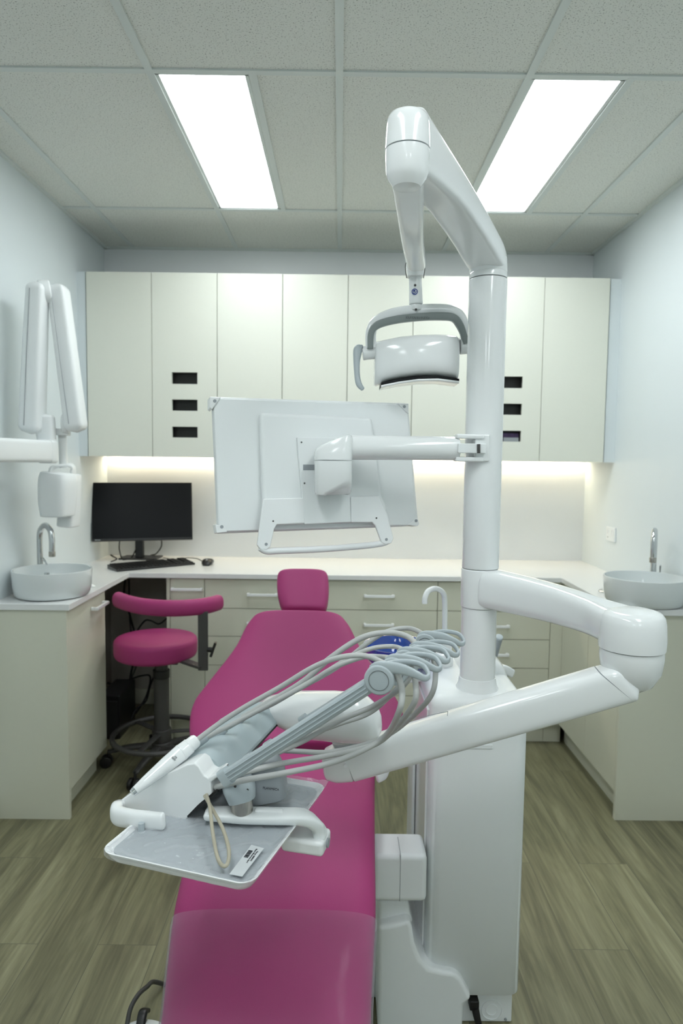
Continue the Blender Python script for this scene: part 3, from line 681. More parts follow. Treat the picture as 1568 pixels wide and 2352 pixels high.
# ================================================================== DENTAL UNIT (cabinet + pole)
PY = 1.77
PXx = at(1108, 1100, PY).x
t = thing('dental_unit', 'tall white dental unit cabinet carrying the vertical white pole', 'dental unit', V((PXx, PY, 0)))
UNIT = t
UFY = 1.690                                  # front face
ux0, ux1 = at(986, 1900, UFY).x, at(1208, 1900, UFY).x
ztop = at(1050, 1602, UFY).z; zbot = at(1100, 2290, UFY).z
bd = B()
prof_ = []
uy1 = 2.10
def rrect(x0, x1, y0, y1, r, z, k=6):
    out = []
    for cx_, cy_, a0 in ((x1 - r, y1 - r, 0), (x0 + r, y1 - r, 90), (x0 + r, y0 + r, 180), (x1 - r, y0 + r, 270)):
        for i in range(k + 1):
            a = radians(a0 + 90 * i / k); out.append(V((cx_ + r * cos(a), cy_ + r * sin(a), z)))
    return out
rings = []
for z, ins in ((zbot, .006), (zbot + .006, 0), (ztop - .03, 0), (ztop - .018, .003), (ztop - .008, .010), (ztop - .002, .020), (ztop, .032)):
    rings.append(rrect(ux0 + ins, ux1 - ins, UFY + ins, uy1 - ins, .032 - min(ins, .02) * .5, z))
loft(bd, rings); obj('cabinet_body', bd, 'whitesat', t, ang=50)
# seam lines / panel joint on top and small label plate
obj('side_panel', bx(B(), ux0 - .006, ux0 + .001, UFY + .05, uy1 - .04, zbot + .08, ztop - .05), 'white', t, bevel=.003)
sm_ = B(); xq = at(1062, 1600, UFY).x
bx(sm_, xq - .0007, xq + .0007, UFY - .0006, UFY + .004, at(1060, 1690, UFY).z, ztop - .03); obj('panel_seam', sm_, 'midgrey', t, smooth=False)
obj('name_plate', box(B(), at(1100, 1715, UFY - .001), (.068, .002, .010)), 'whitesat', t, bevel=.0008)
# hump at the back right of the cabinet (rounded housing)
hp = B()
sweep(hp, [V((ux0 + .12, 1.98, ztop - .02)), V((ux0 + .16, 1.98, ztop + .015)), V((ux1 - .07, 1.98, ztop + .01)), V((ux1 - .035, 1.98, ztop - .02)), V((ux1 - .018, 1.98, ztop - .09))], [(.10, .02), (.10, .035), (.10, .04), (.10, .035), (.10, .015)], up=V((0, 0, 1)), n=3.5, smooth=5, seg=28)
obj('rear_housing', hp, 'white', t, ang=60)
fp = B(); bx(fp, ux0 + .06, ux1 - .015, UFY + .022, uy1 - .03, .0005, zbot - .001); obj('floor_box', fp, 'whitesat', t, bevel=.004)
rg_ = B(); q = at(1128, 2315, UFY + .028)
for rr in (.026, .014): lathe(rg_, [(rr, 0), (rr + .002, 0), (rr + .002, .0025), (rr, .0025), (rr, 0)], V((q.x, UFY + .0225, q.z)), V((0, -1, 0)), 32, cap=False)
obj('embossed_rings', rg_, 'whitesat', t)
q = at(1159, 2336, UFY + .028); obj('screw', cyl(B(), (q.x, UFY + .024, q.z), (q.x, UFY + .018, q.z), .0035, seg=12), 'midgrey', t)
# link bracket to the chair
lb = B(); L_ = frontpts([(884, 1915), (975, 1907), (984, 1955), (980, 2070), (884, 2055)], 1.79)
obj('chair_link', bx(B(), at(856, 2000, 1.665).x, at(981, 2000, 1.665).x, 1.665, atz(930, 1908, at(930, 1962, 1.665).z).y, at(930, 2074, 1.665).z, at(930, 1965, 1.665).z), 'whitesat', t, bevel=.014, seg=4)
obj('link_seam', bx(B(), at(919, 2000, 1.665).x - .0008, at(919, 2000, 1.665).x + .0008, 1.6645, 1.75, at(930, 2070, 1.665).z, at(930, 1965, 1.665).z + .0006), 'midgrey', t, smooth=False)
# moulded base skirt between cabinet and chair
skY = 1.668
sk = frontpts([(868, 2340), (868, 2130), (900, 2124), (940, 2115), (946, 2130), (952, 2170), (966, 2205), (985, 2225), (1015, 2232), (1045, 2236), (1060, 2250), (1084, 2296), (1066, 2310), (1062, 2352)], skY)
sk[0].z = .0005; sk[-1].z = .0005
sk = [V((p.x, skY, p.z)) for p in sk]
obj('base_skirt', prism(B(), sk, V((0, .30, 0))), 'whitesat', t, bevel=.012, seg=4)
s2 = frontpts([(868, 2120), (868, 2068), (938, 2068), (942, 2100), (950, 2125)], 1.70)
s2 = [V((p.x, 1.70, p.z)) for p in s2]
obj('skirt_top', prism(B(), s2, V((0, .30, 0))), 'whitesat', t, bevel=.012, seg=4)
sd = B(); bx(sd, at(940, 1900, 2.0).x, ux0 - .007, 1.95, 2.08, .16, at(950, 1700, 2.1).z); obj('side_column', sd, 'whitesat', t, bevel=.01)
# plug
q = at(1087, 2301, UFY + .012)
pl_ = thing('power_plug', 'black power plug and cord at the foot of the white unit', 'plug', q)
obj('plug_body', box(B(), q + V((0, -.002, 0)), (.024, .028, .026)), 'rubber', pl_, bevel=.003)
obj('cord', tube(B(), [q + V((.002, -.012, -.008)), q + V((.007, -.018, -.03)), q + V((.012, -.02, -.05)), V((q.x + .012, q.y - .022, .008)), V((q.x + .01, q.y - .04, .005)), V((q.x + .05, q.y - .10, .005)), V((q.x + .08, q.y - .3, .005))], [.010, .009, .008, .0045, .0045, .0045, .0045], 12), 'rubber', pl_)
# pole
PC = V((PXx, PY, 0)); zc0 = at(1100, 1402, PY - .05).z; zc1 = at(1102, 1312, PY - .05).z; zp = at(1117, 627, PY - .05).z
obj('pole_foot', lathe(B(), [(.055, 0), (.055, .006), (.051, .016), (.048, .030), (.047, .034)], PC + Z * (ztop - .004), Z, 48), 'white', t, ang=50)
obj('lower_pole', cyl(B(), PC + Z * (ztop + .025), PC + Z * (zc0 - .001), .0456, seg=64), 'white', t)
obj('upper_pole', cyl(B(), PC + Z * (zc1 + .0015), PC + Z * (zp - .004), .0474, seg=64, rd=.002), 'white', t)

# ================================================================== CUSPIDOR
cb_ = at(1018, 1540, 2.02)
t = thing('cuspidor', 'rinsing bowl stand with blue glass bowl and hooked white filler pipe', 'cuspidor', V((cb_.x, 2.02, ztop)))
bs = B(); cx_ = at(1005, 1520, 2.0).x; z0_ = ztop - .01
loft(bs, [rrect(at(962, 1520, 2.0).x + i_, at(1036, 1520, 2.0).x - i_, 1.94 + i_, 2.06 - i_, .03, z) for z, i_ in ((z0_, 0), (at(1000, 1500, 2.0).z, 0), (at(1000, 1494, 2.0).z, .006), (at(1000, 1491, 2.0).z, .016))]); obj('stand', bs, 'white', t, ang=50)
q0 = at(1021, 1450, 2.0)
obj('filler_base', lathe(B(), [(.022, 0), (.021, .03), (.018, .04), (.010, .043)], V((q0.x, 2.0, at(1000, 1491, 2.0).z)), Z, 32), 'white', t)
pts = [at(1021, 1488, 2.0), at(1021, 1450, 2.0), at(1021, 1385, 2.0), at(1017, 1362, 1.99), at(1001, 1352, 1.97), at(984, 1357, 1.95), at(976, 1372, 1.94), at(975, 1386, 1.94)]
obj('filler_pipe', tube(B(), pts, .0078, 14), 'white', t)
bc = at(915, 1482, 1.95)
bw = B(); R_ = .101
pr = [(.022, -.080), (.06, -.070), (.092, -.035), (R_ - .003, 0), (R_, .004), (R_ - .004, .004), (.088, -.033), (.056, -.065), (.001, -.072)]
lathe(bw, pr, V((bc.x, 1.95, bc.z)), Z, 56); obj('glass_bowl', bw, 'blue', t, ang=50, label='blue glass bowl')
ba = B(); sweep(ba, [V((bc.x + .02, 1.95, bc.z - .092)), V((bc.x + .06, 1.96, bc.z - .090)), V((cx_, 1.99, bc.z - .085))], (.04, .012), n=3, smooth=4, rnd=.01); obj('bowl_arm', ba, 'white', t)

# small suction holder right behind the pole
t = UNIT
obj('suction_bracket', sweep(B(), [at(1125, 1540, 2.02), at(1150, 1535, 2.03), at(1170, 1545, 2.05)], (.016, .014), n=4, smooth=4, rnd=.008), 'white', t)
so = obj('suction_holder', cyl(B(), at(1128, 1535, 2.06), at(1146, 1464, 2.02), .008, .011), 'midgrey', t, label='small grey suction tip holder behind the pole')
obj('tip_ring', cyl(B(), at(1145.5, 1466, 2.022), at(1146.5, 1462, 2.018), .0115, rd=.002), 'grey', so)

# ================================================================== OPERATING LIGHT
t = thing('operating_light', 'white operating lamp with a grey arched yoke hanging from a long arm on the pole', 'operating light', PC + Z * zp)
EY = 1.30
ec = at(936, 330, EY); ztp = at(936, 262, EY).z; zsp = at(936, 322, EY - .04).z; zlo = at(936, 405, EY).z
e0 = PC + Z * (zp + .045); e1 = V((ec.x, EY, (ztp + zlo) / 2 + .008))
obj('pole_cap', lathe(B(), [(.0470, 0), (.0470, .012), (.0460, .014), (.0470, .016), (.0455, .05)], PC + Z * (zp - .002), Z, 64), 'white', t)
am = B(); L1 = [(0, .044, .026), (.08, .046, .031), (.3, .044, .032), (.6, .042, .036), (.85, .039, .048), (1.0, .037, .058)]
sweep(am, [e0.lerp(e1, k) + Z * (.016 * sin(pi * k) - .004) for k, a, b in L1], [(a, b) for k, a, b in L1], n=6, seg=40, smooth=5, rnd=.030); obj('support_arm', am, 'white', t, ang=60)
EC = V((ec.x, EY, 0)); er = .0405
obj('elbow_cap', lathe(B(), [(er + .0005, zsp + .0012), (er, zsp + .02), (er * .97, ztp - .022), (er * .93, ztp - .010), (er * .84, ztp - .003), (er * .7, ztp), (.001, ztp + .001)], EC, Z, 56), 'white', t, ang=50)
obj('elbow_gap', cyl(B(), EC + Z * (zsp - .003), EC + Z * (zsp + .003), er - .002), 'midgrey', t)
obj('elbow_body', lathe(B(), [(.001, zlo - .022), (er * .62, zlo - .020), (er * .86, zlo - .006), (er * .95, zlo + .004), (er, zlo + .03), (er, zsp - .0012)], EC, Z, 56), 'white', t, ang=50)
k1 = at(953, 612, 1.84)
l2 = B(); s0 = V((ec.x, EY + .005, zlo + .016)); 
sweep(l2, [s0, s0.lerp(k1, .33), s0.lerp(k1, .66), k1 + V((0, -.03, .003))], [(.031, .026), (.028, .026), (.025, .025), (.0235, .023)], n=4, seg=28, smooth=5, rnd=.015); obj('spring_arm', l2, 'white', t, ang=60)
cl_ = B(); sweep(cl_, [at(925, 444, 1.352), at(949, 444, 1.352)], (.002, .0015), n=4, smooth=1); obj('arm_clip', cl_, 'midgrey', t)
kb_ = B(); sweep(kb_, [at(953, 592, 1.86), at(953, 608, 1.86), at(953, 636, 1.86)], [(.022, .022), (.0245, .024), (.021, .02)], up=V((0, 1, 0)), n=4, smooth=4); obj('knuckle', kb_, 'white', t)
cl_ = B()
for s in (-1, 1): tube(cl_, [at(953 + s * 12, 604, 1.834), at(953 + s * 21, 604, 1.834), at(953 + s * 22, 620, 1.834), at(953 + s * 19, 639, 1.836)], .0011, 6, 3)
obj('knuckle_clip', cl_, 'char', t)
st = B(); cyl(st, at(955, 700, 1.87), at(953, 632, 1.87), .0185, .0165, rd=.003); st_o = obj('stem', st, 'white', t)
obj('stem_collar', cyl(B(), at(955, 714, 1.87), at(955, 701, 1.87), .0178, rd=.002), 'white', t)
dt = B(); cyl(dt, at(953, 655, 1.854), at(953, 655, 1.850), .0032, seg=12); cyl(dt, at(955, 711, 1.854), at(955, 711, 1.850), .0032, seg=12); obj('screw', dt, 'char', t)
bd_ = B(); q = at(952, 670, 1.8515); lathe(bd_, [(.0075, 0), (.0082, 0), (.0082, .0012), (.0062, .0012), (.0062, 0)], q, V((0, -1, 0)), 24, cap=False)
lathe(bd_, [(.0026, 0), (.0026, .0012), (.001, .0012)], q + V((-.0015, 0, .002)), V((0, -1, 0)), 12); sweep(bd_, [q + V((-.004, -.0006, -.003)), q + V((0, -.0006, -.0045)), q + V((.0045, -.0006, .001))], (.0008, .0014), up=V((0, 1, 0)), smooth=3); obj('warning_badge', bd_, 'blueink', t, label='small round blue warning badge')
LY = 1.87
yo = [(852, 800, 1.86), (852, 762, 1.865), (866, 738, 1.87), (902, 721, LY), (955, 713, LY), (1010, 711, LY), (1044, 717, LY), (1059, 734, LY), (1068, 765, LY), (1073, 790, LY)]
ya = B(); sweep(ya, [at(a, b, c) for a, b, c in yo], (.0145, .0125), up=V((0, 1, 0)), n=3, seg=24, smooth=6, rnd=.004)
obj('yoke', ya, 'white', t, ang=60)
yi = [(850, 801, 1.855), (852, 765, 1.855), (866, 747, 1.855), (902, 736, 1.855), (955, 729, 1.855), (1010, 727, 1.855), (1040, 730, 1.855), (1054, 745, 1.855), (1064, 768, 1.855), (1070, 790, 1.855)]
ya = B(); sweep(ya, [at(a, b, c - .004) for a, b, c in yi], [(.0075, .008), (.0085, .008)] + [(.010, .008)] * 6 + [(.0085, .008), (.0075, .008)], up=V((0, 1, 0)), n=5, seg=24, smooth=6)
yk_ = obj('yoke_inlay', ya, 'yoke', t, ang=60, label='grey inner face of the yoke')
q = at(958, 730, 1.8425)
yf = basis(V((1, 0, 0)), Z, V((0, -1, 0)), q)
rp = B(); random.seed(3)
for row in range(3):
    xx = -.030
    while xx < .030:
        wd = random.uniform(.001, .004); bx(rp, xx, xx + wd, -.0025 + row * .0022, -.0025 + row * .0022 + .0008, 0, .0003, yf); xx += wd + random.uniform(.0008, .003)
obj('rating_print', rp, 'ink', yk_, smooth=False, label='tiny printed rating lines')
# head
def lring(x, top, bot, yf_, yb):
    # closed section in y-z: rounded housing, front toward the viewer
    pts = []
    c = V((x, (yf_ + yb) / 2, (top + bot) / 2)); return supr(c, V((0, 1, 0)), Z, (yb - yf_) / 2, (top - bot) / 2, 3.2, 36)
hs = [(862, 790, 872), (863, 786, 880), (867, 783, 882), (890, 779, 876), (920, 774, 869), (960, 770.5, 864), (1000, 769, 863), (1030, 769, 866), (1052, 770, 869), (1058, 774, 870), (1061, 784, 864)]
rg2 = []
for i, (px, a, b) in enumerate(hs):
    d_ = (.030, .048, .053, .055, .055, .055, .055, .055, .053, .048, .030)[i]; off = .02 * (abs(px - 961) / 100) ** 2
    rg2.append(lring(at(px, 825, LY - .05).x, at(px, a, LY - .01).z, at(px, b, LY - .03).z, LY - d_ + off, LY + d_ + off))
hd = B(); loft(hd, rg2); obj('lamp_head', hd, 'white', t, ang=60)
ls = [(875, 877, 888), (882, 875, 887), (915, 869, 880), (960, 863, 874.5), (1005, 862, 873), (1048, 867, 877), (1054, 868, 877)]
lr = [supr(V((at(px, 870, 1.84).x, LY + .012 * (abs(px - 961) / 100) ** 2, at(px, (a + b) / 2, 1.83).z)), V((0, 1, 0)), Z, .044, .0065, 5, 24) for px, a, b in ls]
lr2 = [supr(V((at(px, 870, 1.84).x * 1.0, LY + .012 * (abs(px - 961) / 100) ** 2, at(px, (a + b) / 2 + 4, 1.83).z)), V((0, 1, 0)), Z, .0445, .0038, 5, 24) for px, a, b in ls]
hd = B(); loft(hd, lr); obj('lens', hd, 'screen', t, label='dark lens strip along the lower edge')
hd = B(); loft(hd, lr2); obj('rim', hd, 'white', t)
obj('pivot', cyl(B(), at(832, 812, LY), at(866, 808, LY), .0185, rd=.003), 'white', t)
obj('pivot', cyl(B(), at(1055, 795, LY), at(1080, 793, LY), .0225, rd=.003), 'white', t)
hl = B(); sweep(hl, [at(830, 796, LY - .01), at(822, 803, LY - .012), at(819, 830, LY - .02), at(820, 862, LY - .03), at(824, 882, LY - .035), at(832, 893, LY - .035)], [(.005, .008), (.012, .012), (.009, .010), (.0075, .009), (.008, .009), (.006, .008)], up=V((0, 1, 0)), n=2.6, smooth=6, rnd=.004)
obj('handle', hl, 'grey', t, ang=60, label='grey curved grip')

# ================================================================== PATIENT MONITOR ON THE POLE
P_tl, P_tr, P_br, P_bl = at(484, 912, 1.715), at(937, 927, 1.920), at(961, 1207, 1.882), at(497, 1226, 1.682)
pc = (P_tl + P_tr + P_br + P_bl) / 4
mu = ((P_tr - P_tl) + (P_br - P_bl)).normalized(); mv = ((P_tl - P_bl) + (P_tr - P_br)); mv = (mv - mu * mv.dot(mu)).normalized(); mn = mu.cross(mv).normalized()   # faces viewer
if mn.y > 0: mn = -mn
t = thing('patient_monitor', 'white monitor seen from behind, held by a round arm clamped to the pole', 'monitor', PC + Z * at(1100, 1030, 1.95).z)
def mp_(px, py, off=0.0): return onp(px, py, pc + mn * off, mn)
def mpoly(L, off, th): return prism(B(), [mp_(a, b, off) for a, b in L], -mn * th)
obj('housing', mpoly([(490, 914), (936, 929), (957, 1206), (502, 1222)], 0, .028), 'whitesat', t, bevel=.004)
obj('screen_bezel', mpoly([(486, 911), (937, 926), (961, 1208), (499, 1226)], -.029, .010), 'white', t, bevel=.003)
obj('screen', mpoly([(495, 920), (930, 935), (953, 1200), (507, 1217)], -.0395, .001), 'screen', t, smooth=False)
for L, s in (([(482, 911), (508, 912), (487, 940), (482, 936)], (493, 921)), ([(914, 926), (938, 926), (939, 950), (934, 947)], (928, 934)), ([(494, 1204), (518, 1210), (522, 1222), (498, 1225)], (509, 1210)), ([(934, 1205), (960, 1190), (963, 1204), (958, 1209)], (955, 1196))):
    o = obj('corner_block', mpoly(L, .004, .035), 'white', t, bevel=.002)
    a = mp_(*s, .004); obj('screw', cyl(B(), a, a + mn * .0015, .0042, seg=16), 'midgrey', o)
obj('rear_bulge', mpoly([(597, 947), (855, 958), (878, 1140), (893, 1170), (870, 1200), (607, 1206), (603, 1150)], .022, .022), 'whitesat', t, bevel=.010)
obj('mount_plate', mpoly([(682, 1004), (800, 1006), (806, 1199), (699, 1204)], .030, .012), 'whitesat', t, bevel=.002)
for s in ((692, 1016), (699, 1110)):
    a = mp_(*s, .030); obj('screw', cyl(B(), a, a + mn * .001, .0022, seg=12), 'char', t)
obj('plate_slot', mpoly([(696, 1067), (722, 1067), (722, 1080), (696, 1080)], .0306, .003), 'midgrey', t, smooth=False)
MA = 1.71
h0 = at(765, 1058, MA)
zt_, zm_, zb_ = at(790, 999, MA).z, at(765, 1057, MA - .04).z, at(765, 1138, MA).z
def hring(x0, x1, z, y0=MA - .042, y1=MA + .05, n=4.5):
    return [V((p.x, p.y, z(p.x, p.y) if callable(z) else z)) for p in supr(V(((x0 + x1) / 2, (y0 + y1) / 2, 0)), V((1, 0, 0)), V((0, 1, 0)), (x1 - x0) / 2, (y1 - y0) / 2, n, 40)]
hxl, hxr = at(722, 1050, MA).x, at(809, 1050, MA).x
def ztop_(x, y): return zt_ - .036 * max(0, min(1, 1 - (x - hxl) / (hxr - hxl) / .85)) ** 1.2
hh = B(); loft(hh, [hring(hxl, hxr, zm_ + .001), hring(hxl, hxr, lambda x, y: ztop_(x, y) - .008), hring(hxl + .003, hxr - .002, lambda x, y: ztop_(x, y) - .002, MA - .038), hring(hxl + .009, hxr - .007, ztop_, MA - .030)]); obj('hinge_cap', hh, 'white', t, ang=40)
def zbot_(x, y): return zb_ + .048 * max(0, min(1, (x - hxl) / (hxr - hxl) * 1.1 - .3)) * max(0, min(1, (MA + .02 - y) / .06))
hh = B(); loft(hh, [hring(hxl + .012, hxr - .010, lambda x, y: zbot_(x, y), MA - .028), hring(hxl + .004, hxr - .003, lambda x, y: zbot_(x, y) + .003, MA - .038), hring(hxl + .001, hxr - .001, lambda x, y: zbot_(x, y) + .010), hring(hxl, hxr, zm_ - .0015)]); obj('hinge_body', hh, 'white', t, ang=40)
bk_ = B(); box(bk_, V((h0.x, MA + .07, (zm_ + zb_) / 2 + .01)), (.075, .10, .06)); obj('tilt_block', bk_, 'whitesat', t, bevel=.008)
a0, a1 = at(800, 1028, MA + .01), at(1052, 1030, 1.735)
obj('arm', cyl(B(), a0, a1, .0305, .0298, seg=48, rd=.003), 'white', t)
cl2 = B()
for k in (-1, 1):
    za_, zb2 = at(1080, 1029 + k * 26, 1.73).z, 0
    bx(cl2, at(1047, 1030, 1.71).x, PXx - .01, 1.710, 1.755, za_ - .006, za_ + .006)
bx(cl2, at(1090, 1030, 1.72).x, at(1124, 1030, 1.72).x, 1.716, 1.745, at(1085, 1060, 1.72).z, at(1085, 997, 1.72).z)
obj('pole_clamp', cl2, 'white', t, bevel=.004)
obj('clamp_tongue', bx(B(), at(1050, 1030, 1.71).x, PXx - .008, 1.700, 1.73, at(1085, 1041, 1.71).z, at(1085, 1019, 1.71).z), 'whitesat', t, bevel=.002)
obj('clamp_pin', cyl(B(), at(1099, 1041, 1.698), at(1099, 1020, 1.698), .004, seg=12), 'char', t)
# handle bracket
hb_ = B(); prism(hb_, [mp_(a, b, .030) for a, b in [(604, 1145), (697, 1143), (700, 1202), (636, 1205), (630, 1215), (621, 1256), (612, 1263), (598, 1262), (590, 1252), (592, 1240)]], -mn * .008)
hb2 = B(); prism(hb2, [mp_(a, b, .030) for a, b in [(805, 1141), (871, 1139), (889, 1180), (904, 1236), (899, 1248), (885, 1251), (876, 1246), (862, 1207), (855, 1200), (806, 1200)]], -mn * .008)
o1 = obj('handle_bracket', hb_, 'white', t, bevel=.003); o2 = obj('handle_bracket', hb2, 'white', t, bevel=.003)
for s, o in (((611, 1250), o1), ((627, 1197), o1), ((887, 1239), o2), ((864, 1190), o2)):
    a = mp_(*s, .030); obj('screw', cyl(B(), a, a + mn * .001, .0038 if s[1] > 1220 else .0022, seg=14), 'midgrey' if s[1] > 1220 else 'char', o)
obj('grab_bar', tube(B(), [mp_(597, 1258, .022), mp_(612, 1266, .020), mp_(640, 1265, .018), mp_(740, 1261, .018), mp_(840, 1253, .018), mp_(880, 1247, .020), mp_(893, 1240, .022)], .0085, 16), 'white', t)

# ================================================================== DELIVERY ARM AND CONSOLE
DD = V((.25, .97, 0)).normalized(); DU = V((DD.y, -DD.x, 0))      # console axes: away, right
t = thing('delivery_unit', 'white swing arm on the pole carrying the instrument console over the chair', 'delivery unit', PC + Z * zc0)
obj('collar', cyl(B(), PC + Z * zc0, PC + Z * zc1, .0487, seg=64, rd=.003), 'white', t)
EBY = 1.42; eb = at(1452, 1450, EBY); zeb0 = at(1450, 1507, EBY - .065).z; zet = zeb0 + .080
zm1 = (zc0 + zc1) / 2
p_s = PC + Z * (zm1 + .002) + V((.02, -.02, 0)); p_e = V((eb.x - .005, EBY + .005, (zeb0 + zet) / 2))
ar = B(); ks = [(0, .046, .050), (.2, .042, .048), (.5, .038, .044), (.75, .040, .040), (.9, .052, .039), (1.0, .060, .039)]
side = V((.03, .04, 0))
sweep(ar, [p_s.lerp(p_e, k) + side * sin(pi * k) * .6 for k, a, b in ks], [(a, b) for k, a, b in ks], n=3.6, seg=36, smooth=6, rnd=.02); obj('upper_arm', ar, 'white', t, ang=60)
EB = V((eb.x, EBY, 0)); r_e = .0655
obj('elbow_cap', lathe(B(), [(r_e + .001, zeb0), (r_e + .002, zeb0 + .02), (r_e, zet - .026), (r_e * .95, zet - .012), (r_e * .85, zet - .004), (r_e * .65, zet), (.001, zet + .002)], EB, Z, 64), 'white', t, ang=60)
obj('elbow_ball', lathe(B(), [(.001, zeb0 - .094), (.022, zeb0 - .092), (.044, zeb0 - .078), (.060, zeb0 - .050), (.0645, zeb0 - .016), (.0635, zeb0 - .002)], EB, Z, 64), 'white', t, ang=60)
# lower parallel arm
q0 = at(1450, 1560, 1.40); q1 = at(1404, 1572, 1.405); qm = at(1100, 1661, 1.44); q2 = at(806, 1749, 1.48); q3 = at(772, 1752, 1.485)
dirv = (qm - q1).normalized(); hv_ = dirv.cross(Z).normalized().cross(dirv).normalized()
if hv_.z < 0: hv_ = -hv_
def slant(bm):                                   # the joint is cut obliquely across the arm
    for v in bm.verts:
        d = (v.co - q1).dot(dirv)
        w_ = max(0, 1 - (d / .12 if d > 0 else -d / .05))
        v.co += dirv * ((v.co - q1).dot(hv_) * .62 * w_ - .006 * w_)
    return bm
sk_ = B(); sweep(sk_, [q0, q0.lerp(q1, .5), q1], [(.026, .024), (.035, .037), (.036, .0405)], n=4.5, seg=32, smooth=4); obj('arm_socket', slant(sk_), 'white', t, ang=60)
gp_ = B(); sweep(gp_, [q1 - dirv * .002, q1 + dirv * .002], (.0355, .0398), n=4.5, seg=32, smooth=1); obj('arm_gap', slant(gp_), 'midgrey', t)
la = B(); sweep(la, [q1 + dirv * .001, q1.lerp(qm, .5), qm, qm.lerp(q2, .5), q2], [(.036, .0405), (.036, .0405), (.0355, .0400), (.035, .0395), (.034, .0385)], n=4.5, seg=32, smooth=8); obj('lower_arm', slant(la), 'white', t, ang=60)
ln = B(); 
for (a, b), (c, d) in (((922, 1657), (1028, 1634)), ((1028, 1634), (1027, 1644))): tube(ln, [at(a, b, 1.425), at(c, d, 1.424)], .0006, 6, 1)
obj('cover_seam', ln, 'midgrey', t)
ln = B(); sweep(ln, [q2 - dirv * .0005, q2 + dirv * .0012], (.0335, .038), n=4.5, seg=32, smooth=1); obj('end_gap', ln, 'midgrey', t)
le = B(); sweep(le, [q2 + dirv * .001, q3, q3 + dirv * .02 + Z * .004], [(.034, .0385), (.034, .038), (.03, .032)], n=4, seg=32, smooth=3, rnd=.012); obj('arm_end', le, 'white', t, ang=60)
q = at(793, 1760, 1.440); obj('end_screw', cyl(B(), q + V((0, .01, 0)), q + V((0, -.0005, 0)), .0038, seg=20), 'whitesat', t)
nk = B(); sweep(nk, [at(812, 1742, 1.48), at(812, 1718, 1.48), at(808, 1695, 1.48)], [(.045, .027), (.042, .027), (.045, .032)], up=V((0, 1, 0)), n=2.5, seg=28, smooth=4); obj('swivel_neck', nk, 'grey', t)

# --- console
CO = at(480, 1800, 1.13)                     # near end of the console
def cp(px, py, s):                           # picture point on the cross plane s metres along the console
    return onp(px, py, CO + DD * s, DD)
cs = thing('instrument_console', 'white and grey instrument console with looped end handle, hoses and whip arms', 'instrument console', CO)
def cplate(L, s, th, m, name, bev, parent=cs, seg=4, label=None): return obj(name, prism(B(), [cp(a, b, s) for a, b in L], DD * th), m, parent, bevel=bev, seg=seg, label=label)
near = [(260, 1854), (277, 1838), (310, 1815), (350, 1794), (395, 1771), (430, 1756), (446, 1753), (456, 1760), (468, 1781), (478, 1787), (499, 1776), (502, 1783), (483, 1798), (485, 1826), (465, 1843), (423, 1886), (400, 1910), (379, 1916), (330, 1909), (264, 1896)]
cplate(near, 0, .045, 'white', 'end_plate', .011)
hd_ = B(); sweep(hd_, [cp(276, 1850, .0), cp(269, 1858, -.018), cp(272, 1873, -.035), cp(300, 1880, -.042), cp(340, 1884, -.042), cp(372, 1886, -.042)], [(.010, .010), (.011, .013), (.012, .0155), (.010, .0155), (.009, .0150), (.008, .0145)], up=Z, n=3, seg=24, smooth=6, rnd=.006)
obj('end_handle', hd_, 'white', cs, ang=60)
# dark chassis under the pad
LC = .315
def cprof(pts_, s0, s1, name, m, bev=.004, parent=cs, label=None):
    """pts_: (u, z) offsets from the console near origin"""
    return obj(name, prism(B(), [CO + DD * s0 + DU * a + Z * b for a, b in pts_], DD * (s1 - s0)), m, parent, bevel=bev, label=label)
cprof([(-.085, .000), (-.02, .018), (.012, -.004), (-.03, -.050), (-.05, -.055)], .045, LC, 'chassis', 'char', label='black underside of the console')
cprof([(-.045, -.060), (.012, -.010), (.0145, -.013), (-.04, -.066)], .0, LC, 'bottom_tray', 'black', .001)
cprof([(-.050, -.048), (-.035, -.0445), (-.025, -.052), (-.040, -.060)], .04, LC - .03, 'lower_rail', 'midgrey', .002)
# pad
pr_ = [(-.125, -.020), (-.09, .004), (-.055, .024), (-.032, .031), (-.012, .025), (.004, .006), (.012, -.004)]
pd_ = cat(pr_, 5)
def padring(s, lift=0.0):
    up_ = [CO + DD * s + DU * a + Z * (b + lift * math.exp(-((a + .035) / .03) ** 2)) for a, b in pd_]
    lo_ = [p - Z * .010 for p in reversed(up_)]
    return up_ + lo_
pb = B(); loft(pb, [padring(s, -.004 + .004 * cos(s / .062 * 2 * pi)) for s in [.043 + (LC - .035) * i / 30 for i in range(31)]])
obj('instrument_pad', pb, 'pad', cs, ang=50, label='blue-grey silicone instrument rest')
# far end housing
fh = [(598, 1610, 1624), (612, 1603, 1638), (640, 1596, 1655), (680, 1591, 1676), (720, 1590, 1692), (760, 1590, 1696), (800, 1593, 1701), (835, 1603, 1702), (858, 1624, 1700), (868, 1648, 1695), (873, 1668, 1686)]
rf = []
for i, (px, a, b) in enumerate(fh):
    s = .36; d_ = (.015, .04, .055, .06, .062, .062, .062, .06, .052, .04, .02)[i]
    c1_, c2_ = cp(px, a, s), cp(px, b, s); c_ = (c1_ + c2_) / 2
    rf.append(supr(c_, DD, Z, d_, max(.004, (c1_ - c2_).z / 2 * .93), 2.8, 32))
obj('far_housing', loft(B(), rf), 'white', cs, ang=70)
